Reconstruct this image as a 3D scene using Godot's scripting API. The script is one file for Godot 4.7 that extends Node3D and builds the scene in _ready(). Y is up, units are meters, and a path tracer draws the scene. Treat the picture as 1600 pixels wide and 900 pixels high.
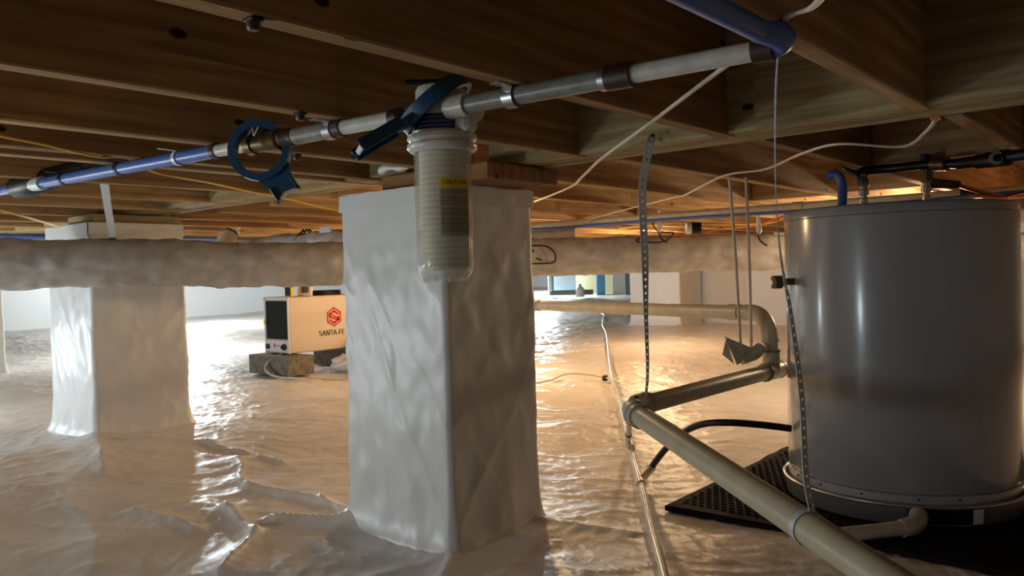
extends Node3D
# A sealed crawlspace: floor joists overhead, liner-wrapped piers, a water heater, drain, duct and filter.
# World axes: joists run along Z, the girder along X. y = 0 is the liner beside the near pier.

const JOIST_BOTTOM := 1.058
const SPACING := 0.4064
var count := {}
var M := {}
var n_big := FastNoiseLite.new()
var n_mid := FastNoiseLite.new()
var n_fine := FastNoiseLite.new()
var n_warp := FastNoiseLite.new()
var n_wrap := FastNoiseLite.new()
var rng := RandomNumberGenerator.new()

# ------------------------------------------------------------------ meshes
class Geo:
	var v := PackedVector3Array()
	var n := PackedVector3Array()
	var t := PackedVector2Array()
	var i := PackedInt32Array()
	func vert(p: Vector3, nn: Vector3, uv := Vector2.ZERO) -> int:
		v.append(p); n.append(nn); t.append(uv)
		return v.size() - 1
	func tri(a: int, b: int, c: int):
		# clockwise seen from the side the normals point to
		var fn := (v[b] - v[a]).cross(v[c] - v[a])
		if fn.dot(n[a] + n[b] + n[c]) > 0.0:
			i.append(a); i.append(c); i.append(b)
		else:
			i.append(a); i.append(b); i.append(c)
	func quad(a: int, b: int, c: int, d: int):
		tri(a, b, c); tri(a, c, d)
	func poly(pts: Array, nn: Vector3, uvs := []):
		var first := v.size()
		for k in pts.size():
			vert(pts[k], nn, uvs[k] if uvs.size() else Vector2(pts[k].x + pts[k].z, pts[k].y))
		for k in range(1, pts.size() - 1):
			tri(first, first + k, first + k + 1)
	func mesh() -> ArrayMesh:
		var a := []
		a.resize(Mesh.ARRAY_MAX)
		a[Mesh.ARRAY_VERTEX] = v
		a[Mesh.ARRAY_NORMAL] = n
		a[Mesh.ARRAY_TEX_UV] = t
		a[Mesh.ARRAY_INDEX] = i
		var m := ArrayMesh.new()
		m.add_surface_from_arrays(Mesh.PRIMITIVE_TRIANGLES, a)
		return m
	# a box with chamfered edges, its middle at c; UV: u along the longest side in metres
	func box(c: Vector3, s: Vector3, b := 0.003, turn := Basis.IDENTITY):
		b = minf(b, minf(s.x, minf(s.y, s.z)) * 0.45)
		var h := s * 0.5
		for ax in 3:
			var u := (ax + 1) % 3
			var w := (ax + 2) % 3
			for sg in [-1.0, 1.0]:
				var nn := Vector3.ZERO
				nn[ax] = sg
				var pts := []
				var uvs := []
				for q in [[-1, -1], [1, -1], [1, 1], [-1, 1]]:
					var p := Vector3.ZERO
					p[ax] = sg * h[ax]
					p[u] = q[0] * (h[u] - b)
					p[w] = q[1] * (h[w] - b)
					pts.append(c + turn * p)
					uvs.append(_uv(p, s, ax))
				poly(pts, turn * nn, uvs)
				# edges towards +u and -u side, made once per pair of axes
				for sg2 in [-1.0, 1.0]:
					var nn2 := Vector3.ZERO
					nn2[ax] = sg; nn2[u] = sg2
					var e := []
					var eu := []
					for q in [[0, -1], [0, 1], [1, 1], [1, -1]]:
						var p := Vector3.ZERO
						p[ax] = sg * (h[ax] - (b if q[0] == 1 else 0.0))
						p[u] = sg2 * (h[u] - (b if q[0] == 0 else 0.0))
						p[w] = q[1] * (h[w] - b)
						e.append(c + turn * p)
						eu.append(_uv(p, s, ax))
					poly(e, turn * nn2.normalized(), eu)
		for sx in [-1.0, 1.0]:
			for sy in [-1.0, 1.0]:
				for sz in [-1.0, 1.0]:
					var sg := Vector3(sx, sy, sz)
					var k := sg * h
					poly([c + turn * (k - Vector3(0, sy, sz) * b), c + turn * (k - Vector3(sx, 0, sz) * b), c + turn * (k - Vector3(sx, sy, 0) * b)], turn * sg.normalized())
	func _uv(p: Vector3, s: Vector3, ax: int) -> Vector2:
		var l := 0
		if s.y >= s.x and s.y >= s.z: l = 1
		if s.z >= s.x and s.z > s.y: l = 2
		if l == ax: return Vector2(p[(ax + 1) % 3], p[(ax + 2) % 3])
		var o := 3 - l - ax
		return Vector2(p[l], p[o] + 0.31 * ax)
	# a swept tube: rad is a number or an array with one radius per point
	func tube(path: PackedVector3Array, rad, seg := 14, caps := true, closed := false, squash := 1.0, side := Vector3.ZERO):
		var np := path.size()
		var first := v.size()
		var prev := Vector3.ZERO
		var len := 0.0
		for k in np:
			var d: Vector3
			if closed: d = path[(k + 1) % np] - path[(k - 1 + np) % np]
			elif k == 0: d = path[1] - path[0]
			elif k == np - 1: d = path[k] - path[k - 1]
			else: d = (path[k + 1] - path[k]).normalized() + (path[k] - path[k - 1]).normalized()
			d = d.normalized()
			if k == 0:
				var hint := side if side != Vector3.ZERO else (Vector3.UP if absf(d.y) < 0.9 else Vector3.RIGHT)
				prev = (hint - d * hint.dot(d)).normalized()
			else:
				prev = (prev - d * prev.dot(d)).normalized()
				len += path[k].distance_to(path[k - 1])
			var b := d.cross(prev)
			var r: float = rad if rad is float else rad[k]
			for j in seg + 1:
				var a := TAU * j / seg
				var o := prev * cos(a) * squash + b * sin(a)
				var nn := (prev * cos(a) + b * sin(a) * squash).normalized()
				vert(path[k] + o * r, nn, Vector2(float(j) / seg, len))
		var rows := np if closed else np - 1
		for k in rows:
			var k2 := (k + 1) % np
			for j in seg:
				var a := first + k * (seg + 1) + j
				var b2 := first + k2 * (seg + 1) + j
				quad(a, a + 1, b2 + 1, b2)
		if caps and not closed:
			for e in [0, np - 1]:
				var d := (path[1] - path[0]) if e == 0 else (path[e - 1] - path[e])
				var nn := -d.normalized()
				var cen := vert(path[e], nn)
				var ring := []
				for j in seg + 1:
					ring.append(vert(v[first + e * (seg + 1) + j], nn))
				for j in seg:
					tri(cen, ring[j], ring[j + 1])
	# turn a profile of (radius, height) pairs about the y axis; sharp corners where the profile bends much
	func lathe(prof: Array, seg := 48, at := Vector3.ZERO, from := 0.0, to := TAU):
		for k in prof.size() - 1:
			var p: Vector2 = prof[k]
			var q: Vector2 = prof[k + 1]
			if p.distance_to(q) < 1e-6: continue
			var d := (q - p).normalized()
			var fl := Vector2(d.y, -d.x)
			var n0 := fl
			var n1 := fl
			if k > 0:
				var e := (p - prof[k - 1]) as Vector2
				if e.length() > 1e-6:
					var en := e.normalized()
					if en.dot(d) > 0.6: n0 = (fl + Vector2(en.y, -en.x)).normalized()
			if k < prof.size() - 2:
				var e := (prof[k + 2] - q) as Vector2
				if e.length() > 1e-6:
					var en := e.normalized()
					if en.dot(d) > 0.6: n1 = (fl + Vector2(en.y, -en.x)).normalized()
			var first := v.size()
			for j in seg + 1:
				var a := from + (to - from) * j / seg
				var c := Vector3(cos(a), 0, sin(a))
				vert(at + c * p.x + Vector3.UP * p.y, c * n0.x + Vector3.UP * n0.y, Vector2(float(j) / seg, p.y))
				vert(at + c * q.x + Vector3.UP * q.y, c * n1.x + Vector3.UP * n1.y, Vector2(float(j) / seg, q.y))
			for j in seg:
				var a := first + j * 2
				quad(a, a + 2, a + 3, a + 1)
	# a flat strap along a path; w = one width direction per point
	func ribbon(path: PackedVector3Array, wdir: Array, width: float, thick: float):
		var np := path.size()
		var P := []
		for k in np:
			var d := (path[mini(k + 1, np - 1)] - path[maxi(k - 1, 0)]).normalized()
			var w: Vector3 = wdir[k]
			w = (w - d * w.dot(d)).normalized()
			var nn := d.cross(w).normalized()
			P.append([path[k], w * width * 0.5, nn * thick * 0.5, nn, w.normalized()])
		for k in np - 1:
			var a: Array = P[k]
			var b: Array = P[k + 1]
			for s in [-1.0, 1.0]:
				var q := [vert(a[0] - a[1] + a[2] * s, a[3] * s, Vector2(0, k)), vert(a[0] + a[1] + a[2] * s, a[3] * s, Vector2(1, k)), vert(b[0] + b[1] + b[2] * s, b[3] * s, Vector2(1, k + 1)), vert(b[0] - b[1] + b[2] * s, b[3] * s, Vector2(0, k + 1))]
				quad(q[0], q[1], q[2], q[3])
				q = [vert(a[0] + a[1] * s - a[2], a[4] * s), vert(a[0] + a[1] * s + a[2], a[4] * s), vert(b[0] + b[1] * s + b[2], b[4] * s), vert(b[0] + b[1] * s - b[2], b[4] * s)]
				quad(q[0], q[1], q[2], q[3])
	# a strap of punched holes: every pitch one round hole
	func punched(path: PackedVector3Array, wdir: Array, width: float, thick: float, pitch: float, hole: float):
		var len := [0.0]
		for k in range(1, path.size()): len.append(len[k - 1] + path[k].distance_to(path[k - 1]))
		var total: float = len[len.size() - 1]
		var cells := int(total / pitch)
		var frames := []
		var k := 0
		for c in cells * 2 + 1:
			var s := total * c / (cells * 2.0)
			while k < path.size() - 2 and len[k + 1] < s: k += 1
			var f: float = (s - len[k]) / (len[k + 1] - len[k])
			var w: Vector3 = wdir[k].lerp(wdir[k + 1], f)
			var d := (path[k + 1] - path[k]).normalized()
			w = (w - d * w.dot(d)).normalized()
			frames.append([path[k].lerp(path[k + 1], f), w, d, d.cross(w).normalized()])
		for c in cells:
			var m: Array = frames[c * 2 + 1]
			var rim := [[-1, 0], [0, 0], [1, 0], [1, 1], [1, 2], [0, 2], [-1, 2], [-1, 1]]
			for s in [-1.0, 1.0]:
				var o := []
				var h := []
				for r in 8:
					var fr: Array = frames[c * 2 + rim[r][1]]
					o.append(vert(fr[0] + fr[1] * (rim[r][0] * width * 0.5) + fr[3] * (thick * 0.5 * s), fr[3] * s))
					var a := deg_to_rad(-135.0 + 45.0 * r)
					h.append(vert(m[0] + m[1] * (cos(a) * hole) + m[2] * (sin(a) * hole) + m[3] * (thick * 0.5 * s), m[3] * s))
				for r in 8:
					quad(o[r], o[(r + 1) % 8], h[(r + 1) % 8], h[r])
			for r in 8:
				var a := deg_to_rad(-135.0 + 45.0 * r)
				var b := deg_to_rad(-90.0 + 45.0 * r)
				var pa: Vector3 = m[1] * cos(a) + m[2] * sin(a)
				var pb: Vector3 = m[1] * cos(b) + m[2] * sin(b)
				var z: Vector3 = m[3] * thick * 0.5
				quad(vert(m[0] + pa * hole - z, -pa), vert(m[0] + pb * hole - z, -pb), vert(m[0] + pb * hole + z, -pb), vert(m[0] + pa * hole + z, -pa))
			for s in [-1.0, 1.0]:
				for e in 2:
					var a: Array = frames[c * 2 + e]
					var b: Array = frames[c * 2 + e + 1]
					quad(vert(a[0] + a[1] * s * width * 0.5 - a[3] * thick * 0.5, a[1] * s), vert(a[0] + a[1] * s * width * 0.5 + a[3] * thick * 0.5, a[1] * s), vert(b[0] + b[1] * s * width * 0.5 + b[3] * thick * 0.5, b[1] * s), vert(b[0] + b[1] * s * width * 0.5 - b[3] * thick * 0.5, b[1] * s))
	# a flat outline in the xy plane, given depth along z and set by a transform
	func extrude(outline: PackedVector2Array, depth: float, xf := Transform3D.IDENTITY):
		var tr := Geometry2D.triangulate_polygon(outline)
		for s in [-0.5, 0.5]:
			var nn: Vector3 = xf.basis * Vector3(0, 0, signf(s))
			var f := v.size()
			for p in outline: vert(xf * Vector3(p.x, p.y, s * depth), nn, p)
			for k in range(0, tr.size(), 3): tri(f + tr[k], f + tr[k + 1], f + tr[k + 2])
		var cw := Geometry2D.is_polygon_clockwise(outline)
		for k in outline.size():
			var p := outline[k]
			var q := outline[(k + 1) % outline.size()]
			var d := (q - p).normalized()
			var o := Vector2(d.y, -d.x) * (-1.0 if cw else 1.0)
			var nn: Vector3 = xf.basis * Vector3(o.x, o.y, 0)
			quad(vert(xf * Vector3(p.x, p.y, -depth * 0.5), nn), vert(xf * Vector3(q.x, q.y, -depth * 0.5), nn), vert(xf * Vector3(q.x, q.y, depth * 0.5), nn), vert(xf * Vector3(p.x, p.y, depth * 0.5), nn))

func smooth_path(pts: Array, per := 8) -> PackedVector3Array:
	var out := PackedVector3Array()
	var m := pts.size()
	for k in m - 1:
		var a: Vector3 = pts[maxi(k - 1, 0)]
		var b: Vector3 = pts[k]
		var c: Vector3 = pts[k + 1]
		var d: Vector3 = pts[mini(k + 2, m - 1)]
		for j in per:
			out.append(b.cubic_interpolate(c, a, d, float(j) / per))
	out.append(pts[m - 1])
	return out

func bend(a: Vector3, corner: Vector3, b: Vector3, steps := 10) -> PackedVector3Array:
	var out := PackedVector3Array()
	for k in steps + 1:
		var f := float(k) / steps
		out.append(a.lerp(corner, f).lerp(corner.lerp(b, f), f))
	return out

func line(a: Vector3, b: Vector3) -> PackedVector3Array:
	return PackedVector3Array([a, b])

# ------------------------------------------------------------------ naming
func numbered(called: String, parent: Node) -> String:
	var key := str(parent.get_instance_id()) + "/" + called
	count[key] = count.get(key, 0) + 1
	return called if count[key] == 1 else "%s_%03d" % [called, count[key] - 1]

func part(called: String, g, mat: Material, parent: Node = self, at := Vector3.ZERO, label := "") -> MeshInstance3D:
	var o := MeshInstance3D.new()
	o.mesh = g.mesh() if g is Geo else g
	o.material_override = mat
	o.position = at
	o.cast_shadow = GeometryInstance3D.SHADOW_CASTING_SETTING_ON
	o.name = numbered(called, parent)
	parent.add_child(o, true)
	if label: o.set_meta("label", label)
	return o

func thing(called: String, label: String, category: String, at := Vector3.ZERO, group := "", turn := 0.0) -> Node3D:
	var o := Node3D.new()
	o.name = numbered(called, self)
	add_child(o, true)
	o.position = at
	o.rotation.y = turn
	return tag(o, label, category, group)

func tag(o: Node3D, label: String, category: String, group := "") -> Node3D:
	o.set_meta("label", label)
	o.set_meta("category", category)
	if group: o.set_meta("group", group)
	return o

func structure(o: Node3D, label: String, category: String) -> Node3D:
	tag(o, label, category)
	o.set_meta("kind", "structure")
	return o

func box(s: Vector3, b := 0.003, c := Vector3.ZERO, turn := Basis.IDENTITY) -> Geo:
	var g := Geo.new()
	g.box(c, s, b, turn)
	return g

func rod(path: PackedVector3Array, r, seg := 16, caps := true) -> Geo:
	var g := Geo.new()
	g.tube(path, r, seg, caps)
	return g

func spun(prof: Array, seg := 40) -> Geo:
	var g := Geo.new()
	g.lathe(prof, seg)
	return g

# ------------------------------------------------------------------ materials
func mat(c: Color, rough := 0.5, metal := 0.0, spec := 0.5) -> StandardMaterial3D:
	var m := StandardMaterial3D.new()
	m.albedo_color = c
	m.roughness = rough
	m.metallic = metal
	m.metallic_specular = spec
	return m

func noise_tex(freq: float, lo: Color, hi: Color, seed_: int, size := 512, octaves := 4, mid := 0.5) -> NoiseTexture2D:
	var n := FastNoiseLite.new()
	n.seed = seed_
	n.frequency = freq
	n.fractal_octaves = octaves
	var g := Gradient.new()
	g.set_color(0, lo)
	g.set_color(1, hi)
	g.add_point(mid, lo.lerp(hi, 0.5))
	var t := NoiseTexture2D.new()
	t.width = size
	t.height = size
	t.seamless = true
	t.noise = n
	t.color_ramp = g
	return t

func dirty(m: StandardMaterial3D, scale: float, lo: float, seed_: int) -> StandardMaterial3D:
	m.albedo_texture = noise_tex(0.012, Color(lo, lo * 0.985, lo * 0.96), Color.WHITE, seed_, 256, 5)
	m.uv1_triplanar = true
	m.uv1_world_triplanar = true
	m.uv1_scale = Vector3.ONE * scale
	return m

func wood_image(seed_: int, knots: int) -> ImageTexture:
	# one board face: 1024 along the grain (2.4 m), 128 across (0.3 m); grain lines swerve round the knots
	var W := 1024
	var H := 128
	var im := Image.create(W, H, true, Image.FORMAT_RGB8)
	var a := FastNoiseLite.new()
	a.seed = seed_; a.frequency = 0.02; a.fractal_octaves = 3
	var b := FastNoiseLite.new()
	b.seed = seed_ + 7; b.frequency = 0.05; b.fractal_octaves = 3
	var r := RandomNumberGenerator.new()
	r.seed = seed_
	var K := []
	for k in knots: K.append(Vector3(r.randf() * W, r.randf_range(12, H - 12), r.randf_range(2.0, 4.2)))
	for x in W:
		for y in H:
			var yy := y + 7.0 * a.get_noise_2d(x * 0.22, y * 0.5)
			var knot := 0.0
			for k in K:
				var dx: float = (x - k.x) * 0.55
				if absf(dx) > 60.0: continue
				var dy: float = y - k.y
				var d := sqrt(dx * dx + dy * dy)
				yy += signf(dy) * 9.0 * exp(-d / (k.z * 2.2))
				knot = maxf(knot, 1.0 - smoothstep(k.z * 0.7, k.z * 1.15, d))
			var ring := 0.5 + 0.5 * sin(yy * 0.34 + 2.5 * a.get_noise_2d(x * 0.05, yy * 0.6))
			var f := 0.80 + 0.08 * ring + 0.13 * b.get_noise_2d(x * 0.12, y * 3.0) + 0.1 * a.get_noise_2d(x * 0.3 + 400.0, y * 0.4)
			var c := Color(f, f * (0.94 + 0.04 * ring), f * (0.87 + 0.07 * ring))
			if knot > 0.0: c = c.lerp(Color(0.22, 0.13, 0.08), knot * 0.85)
			im.set_pixel(x, y, c)
	im.generate_mipmaps()
	return ImageTexture.create_from_image(im)

func wood(tex: Texture2D, tint: Color, off := Vector3.ZERO) -> StandardMaterial3D:
	var m := mat(tint, 0.75, 0.0, 0.3)
	m.albedo_texture = tex
	m.uv1_scale = Vector3(1.0 / 2.4, 1.0 / 0.3, 1)
	m.uv1_offset = off
	return m

func make_materials():
	var crinkle := FastNoiseLite.new()
	crinkle.seed = 5
	crinkle.noise_type = FastNoiseLite.TYPE_SIMPLEX
	crinkle.fractal_type = FastNoiseLite.FRACTAL_RIDGED
	crinkle.frequency = 0.008
	crinkle.fractal_octaves = 3
	crinkle.domain_warp_enabled = true
	crinkle.domain_warp_amplitude = 40.0
	crinkle.domain_warp_frequency = 0.006
	var cn := NoiseTexture2D.new()
	cn.width = 1024; cn.height = 1024
	cn.seamless = true
	cn.noise = crinkle
	cn.as_normal_map = true
	cn.bump_strength = 5.0
	M.liner = mat(Color(0.935, 0.925, 0.915), 0.40, 0.0, 0.55)
	M.liner.normal_enabled = true
	M.liner.normal_texture = cn
	M.liner.normal_scale = 0.26
	M.liner.uv1_triplanar = true
	M.liner.uv1_world_triplanar = true
	M.liner.uv1_scale = Vector3.ONE * 0.9
	M.liner.albedo_texture = noise_tex(0.01, Color(0.93, 0.92, 0.90), Color.WHITE, 31, 512, 5)
	M.wrap = mat(Color(0.86, 0.86, 0.855), 0.38, 0.0, 0.5)
	M.wall_liner = mat(Color(0.87, 0.87, 0.87), 0.4, 0.0, 0.5)
	M.duct = dirty(mat(Color(0.80, 0.785, 0.77), 0.5), 3.0, 0.72, 12)
	var w1 := wood_image(3, 7)
	var w2 := wood_image(19, 5)
	M.joists = [wood(w1, Color(0.78, 0.65, 0.485)), wood(w2, Color(0.75, 0.62, 0.45), Vector3(0.3, 0.2, 0)), wood(w1, Color(0.71, 0.57, 0.405), Vector3(0.55, 0.4, 0)), wood(w2, Color(0.81, 0.685, 0.52), Vector3(0.7, 0.6, 0))]
	M.girder = [wood(w2, Color(0.74, 0.68, 0.52), Vector3(0.1, 0, 0)), wood(w1, Color(0.70, 0.64, 0.48), Vector3(0.4, 0.3, 0)), wood(w2, Color(0.78, 0.72, 0.57), Vector3(0.8, 0.5, 0))]
	M.block = wood(w1, Color(0.66, 0.50, 0.34), Vector3(0.2, 0.1, 0))
	M.subfloor = dirty(mat(Color(0.62, 0.46, 0.30), 0.85), 2.0, 0.7, 14)
	M.pvc = dirty(mat(Color(0.80, 0.78, 0.72), 0.34), 5.0, 0.88, 15)
	M.pvc_white = dirty(mat(Color(0.86, 0.85, 0.82), 0.3), 6.0, 0.85, 16)
	M.pvc_cream = dirty(mat(Color(0.82, 0.77, 0.66), 0.36), 4.0, 0.88, 17)
	M.pvc_grey = dirty(mat(Color(0.62, 0.62, 0.58), 0.35), 9.0, 0.72, 18)
	M.galv = mat(Color(0.72, 0.73, 0.73), 0.33, 0.85)
	M.steel = mat(Color(0.80, 0.80, 0.80), 0.2, 0.95)
	M.strap_steel = mat(Color(0.80, 0.82, 0.83), 0.42, 0.15)
	M.brown = dirty(mat(Color(0.30, 0.20, 0.16), 0.45), 9.0, 0.6, 19)
	M.blue = mat(Color(0.30, 0.42, 0.70), 0.36)
	
	M.wrench = mat(Color(0.05, 0.27, 0.42), 0.45)
	M.black = mat(Color(0.04, 0.04, 0.045), 0.45)
	M.rubber = mat(Color(0.035, 0.05, 0.05), 0.4)
	M.cable = mat(Color(0.88, 0.84, 0.78), 0.5)
	M.cable_yellow = mat(Color(0.86, 0.68, 0.18), 0.5)
	M.cable_orange = mat(Color(0.85, 0.42, 0.16), 0.5)
	M.cord = mat(Color(0.90, 0.85, 0.77), 0.7)
	M.brass = dirty(mat(Color(0.52, 0.42, 0.28), 0.4, 0.7), 20.0, 0.6, 20)
	M.enamel = mat(Color(0.63, 0.645, 0.67), 0.22, 0.0, 0.5)
	M.enamel.clearcoat_enabled = true
	M.enamel.clearcoat = 0.5
	M.enamel.clearcoat_roughness = 0.12
	M.pan = mat(Color(0.50, 0.50, 0.50), 0.3, 0.3)
	M.mat_dark = mat(Color(0.085, 0.068, 0.064), 0.8, 0.0, 0.3)
	M.white = mat(Color(0.88, 0.87, 0.85), 0.4)
	M.beige = mat(Color(0.86, 0.80, 0.73), 0.45)
	M.cream = mat(Color(0.86, 0.82, 0.70), 0.7)
	M.navy = mat(Color(0.04, 0.05, 0.14), 0.35)
	M.grille = mat(Color(0.09, 0.095, 0.10), 0.6)
	M.concrete = dirty(mat(Color(0.56, 0.53, 0.49), 0.9), 6.0, 0.7, 22)
	M.red = mat(Color(0.82, 0.12, 0.08), 0.5)
	M.ink = mat(Color(0.15, 0.13, 0.13), 0.6)
	M.yellow = mat(Color(0.90, 0.76, 0.08), 0.45)
	M.bag = mat(Color(0.80, 0.83, 0.86), 0.25)
	M.marker = mat(Color(0.06, 0.05, 0.05), 0.6)
	M.foam_blue = mat(Color(0.66, 0.76, 0.83), 0.7)
	M.foam_yellow = mat(Color(0.83, 0.82, 0.66), 0.8)
	M.grey = mat(Color(0.45, 0.49, 0.51), 0.6)
	M.sky_blue = mat(Color(0.30, 0.58, 0.76), 0.5)
	M.copper = mat(Color(0.72, 0.38, 0.24), 0.35, 0.8)
	M.clear = mat(Color(0.93, 0.95, 0.94, 0.14), 0.05, 0.0, 0.6)
	M.clear.transparency = BaseMaterial3D.TRANSPARENCY_ALPHA

func lamp_glow(c: Color, e: float) -> StandardMaterial3D:
	var m := mat(Color(0.9, 0.9, 0.9), 0.5)
	m.emission_enabled = true
	m.emission = c
	m.emission_energy_multiplier = e
	return m

# ------------------------------------------------------------------ the ground
func ground(x: float, z: float) -> float:
	return 0.12 * smoothstep(1.7, 3.4, -x) + 0.06 * smoothstep(3.4, 11.0, -x) + 0.05 * smoothstep(4.0, 8.0, -z) + 0.22 * smoothstep(7.6, 10.5, -z) * smoothstep(3.6, 4.6, -x)

# lines along which the sheet is folded: [from, to, height, width, step]
var folds := [
	[Vector2(-2.78, -1.60), Vector2(-2.45, -1.475), 0.014, 0.018, 0.010],
	[Vector2(-2.45, -1.475), Vector2(-2.17, -1.557), 0.016, 0.020, 0.012],
	[Vector2(-2.17, -1.557), Vector2(-1.95, -1.50), 0.022, 0.022, 0.012],
	[Vector2(-2.52, -1.09), Vector2(-2.33, -1.144), 0.016, 0.030, 0.0],
	[Vector2(-2.33, -1.144), Vector2(-2.21, -1.161), 0.014, 0.025, 0.008],
	[Vector2(-2.34, -1.33), Vector2(-2.07, -1.26), 0.020, 0.022, 0.010],
	[Vector2(-2.07, -1.26), Vector2(-1.90, -1.03), 0.026, 0.026, 0.006],
	[Vector2(-1.945, -1.325), Vector2(-1.70, -1.375), 0.016, 0.020, 0.006],
	[Vector2(-3.43, -1.35), Vector2(-3.05, -1.63), 0.012, 0.020, 0.0],
	[Vector2(-3.05, -1.63), Vector2(-2.60, -1.70), 0.014, 0.020, 0.008],
	[Vector2(-3.44, -1.36), Vector2(-2.9, -1.20), 0.018, 0.05, 0.0],
	[Vector2(-1.53, -1.50), Vector2(-1.28, -1.12), 0.016, 0.03, 0.004],
	[Vector2(-1.56, -1.50), Vector2(-1.62, -1.16), 0.012, 0.03, 0.0],
	[Vector2(-1.52, -1.87), Vector2(-1.20, -1.95), 0.016, 0.03, 0.0],
	[Vector2(-2.9, -1.05), Vector2(-2.2, -0.86), 0.012, 0.05, 0.0],
	[Vector2(-1.90, -1.56), Vector2(-2.12, -1.36), 0.030, 0.035, 0.006],
]
var pier_boxes := []

func liner_height(x: float, z: float) -> float:
	var h := ground(x, z)
	var wx := x + 0.10 * n_warp.get_noise_2d(x * 2.0, z * 2.0)
	var wz := z + 0.10 * n_warp.get_noise_2d(x * 2.0 + 50.0, z * 2.0 + 9.0)
	h += 0.015 * n_big.get_noise_2d(wx, wz)
	# creases run mostly across the line of sight, with a slack at some places
	var u := wx * 0.76 - wz * 0.65
	var d := wx * 0.65 + wz * 0.76
	var slack := 0.55 + 0.45 * n_big.get_noise_2d(x * 1.7 + 30.0, z * 1.7)
	slack *= 1.0 + 1.2 * smoothstep(3.6, 6.0, sqrt(x * x + z * z))
	var ridge := 1.0 - absf(n_mid.get_noise_2d(u * 0.55, d * 1.5))
	h += 0.0075 * slack * pow(ridge, 4.0)
	var r2 := 1.0 - absf(n_mid.get_noise_2d(u * 2.3 + 70.0, d * 2.6 + 40.0))
	h += 0.0042 * pow(r2, 6.0)
	var r3 := 1.0 - absf(n_fine.get_noise_2d(u * 0.8, d * 2.2))
	h += 0.0026 * slack * pow(r3, 3.0)
	if x > -3.7 and z > -2.4 and x < -0.9:
		for f in folds:
			var a: Vector2 = f[0]
			var ab: Vector2 = f[1] - a
			var p := Vector2(wx * 0.4 + x * 0.6, wz * 0.4 + z * 0.6) - a
			var t := p.dot(ab) / ab.length_squared()
			if t < -0.15 or t > 1.15: continue
			var side := (p.x * ab.y - p.y * ab.x) / ab.length()
			if absf(side) > 0.2: continue
			var fade := smoothstep(-0.15, 0.08, t) * (1.0 - smoothstep(0.92, 1.15, t))
			h += fade * (f[2] * exp(-absf(side) / f[3]) + f[4] * smoothstep(-0.01, 0.01, side) * exp(-maxf(side, 0.0) / 0.09))
	for b in pier_boxes:
		var dx := maxf(maxf(b[0] - x, x - b[1]), 0.0)
		var dz := maxf(maxf(b[2] - z, z - b[3]), 0.0)
		var dist := sqrt(dx * dx + dz * dz)
		if dist < 0.5: h += 0.016 * exp(-dist / 0.04)
	return h

func spaced(stops: Array) -> PackedFloat32Array:
	# stops: [from, step], ... , [last]
	var out := PackedFloat32Array()
	for k in stops.size() - 1:
		var a: float = stops[k][0]
		var b: float = stops[k + 1][0]
		var m := int(round((b - a) / stops[k][1]))
		for j in m: out.append(a + (b - a) * j / m)
	out.append(stops[-1][0])
	return out

func make_floor():
	n_big.seed = 11; n_big.frequency = 1.3; n_big.fractal_octaves = 2
	n_mid.seed = 23; n_mid.frequency = 2.2; n_mid.fractal_octaves = 2; n_mid.noise_type = FastNoiseLite.TYPE_SIMPLEX
	n_fine.seed = 37; n_fine.frequency = 7.0; n_fine.fractal_octaves = 2; n_fine.noise_type = FastNoiseLite.TYPE_SIMPLEX
	n_warp.seed = 41; n_warp.frequency = 0.9; n_warp.fractal_octaves = 2
	var xs := spaced([[-12.0, 0.1], [-8.0, 0.05], [-5.5, 0.025], [-4.0, 0.014], [-0.2, 0.03], [0.6, 0.2], [4.2]])
	var zs := spaced([[-12.6, 0.1], [-8.5, 0.05], [-6.0, 0.025], [-4.4, 0.014], [-0.7, 0.03], [0.4, 0.2], [3.7]])
	var nx := xs.size()
	var nz := zs.size()
	var H := PackedFloat32Array()
	H.resize(nx * nz)
	for j in nz:
		for k in nx: H[j * nx + k] = liner_height(xs[k], zs[j])
	var g := Geo.new()
	for j in nz:
		for k in nx:
			var k0 := maxi(k - 1, 0)
			var k1 := mini(k + 1, nx - 1)
			var j0 := maxi(j - 1, 0)
			var j1 := mini(j + 1, nz - 1)
			var nn := Vector3(-(H[j * nx + k1] - H[j * nx + k0]) / (xs[k1] - xs[k0]), 1.0, -(H[j1 * nx + k] - H[j0 * nx + k]) / (zs[j1] - zs[j0])).normalized()
			g.v.append(Vector3(xs[k], H[j * nx + k], zs[j])); g.n.append(nn); g.t.append(Vector2(xs[k], zs[j]))
	for j in nz - 1:
		for k in nx - 1:
			var a := j * nx + k
			g.i.append_array(PackedInt32Array([a, a + 1, a + nx + 1, a, a + nx + 1, a + nx]))
	var f := Node3D.new()
	f.name = "floor"
	add_child(f)
	structure(f, "crinkled white plastic liner sheet spread over the whole crawlspace ground", "floor")
	part("liner_sheet", g, M.liner, f)
	part("ground_slab", box(Vector3(17, 0.2, 17), 0.01, Vector3(-4, -0.2, -4.5)), M.concrete, f)

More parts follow.
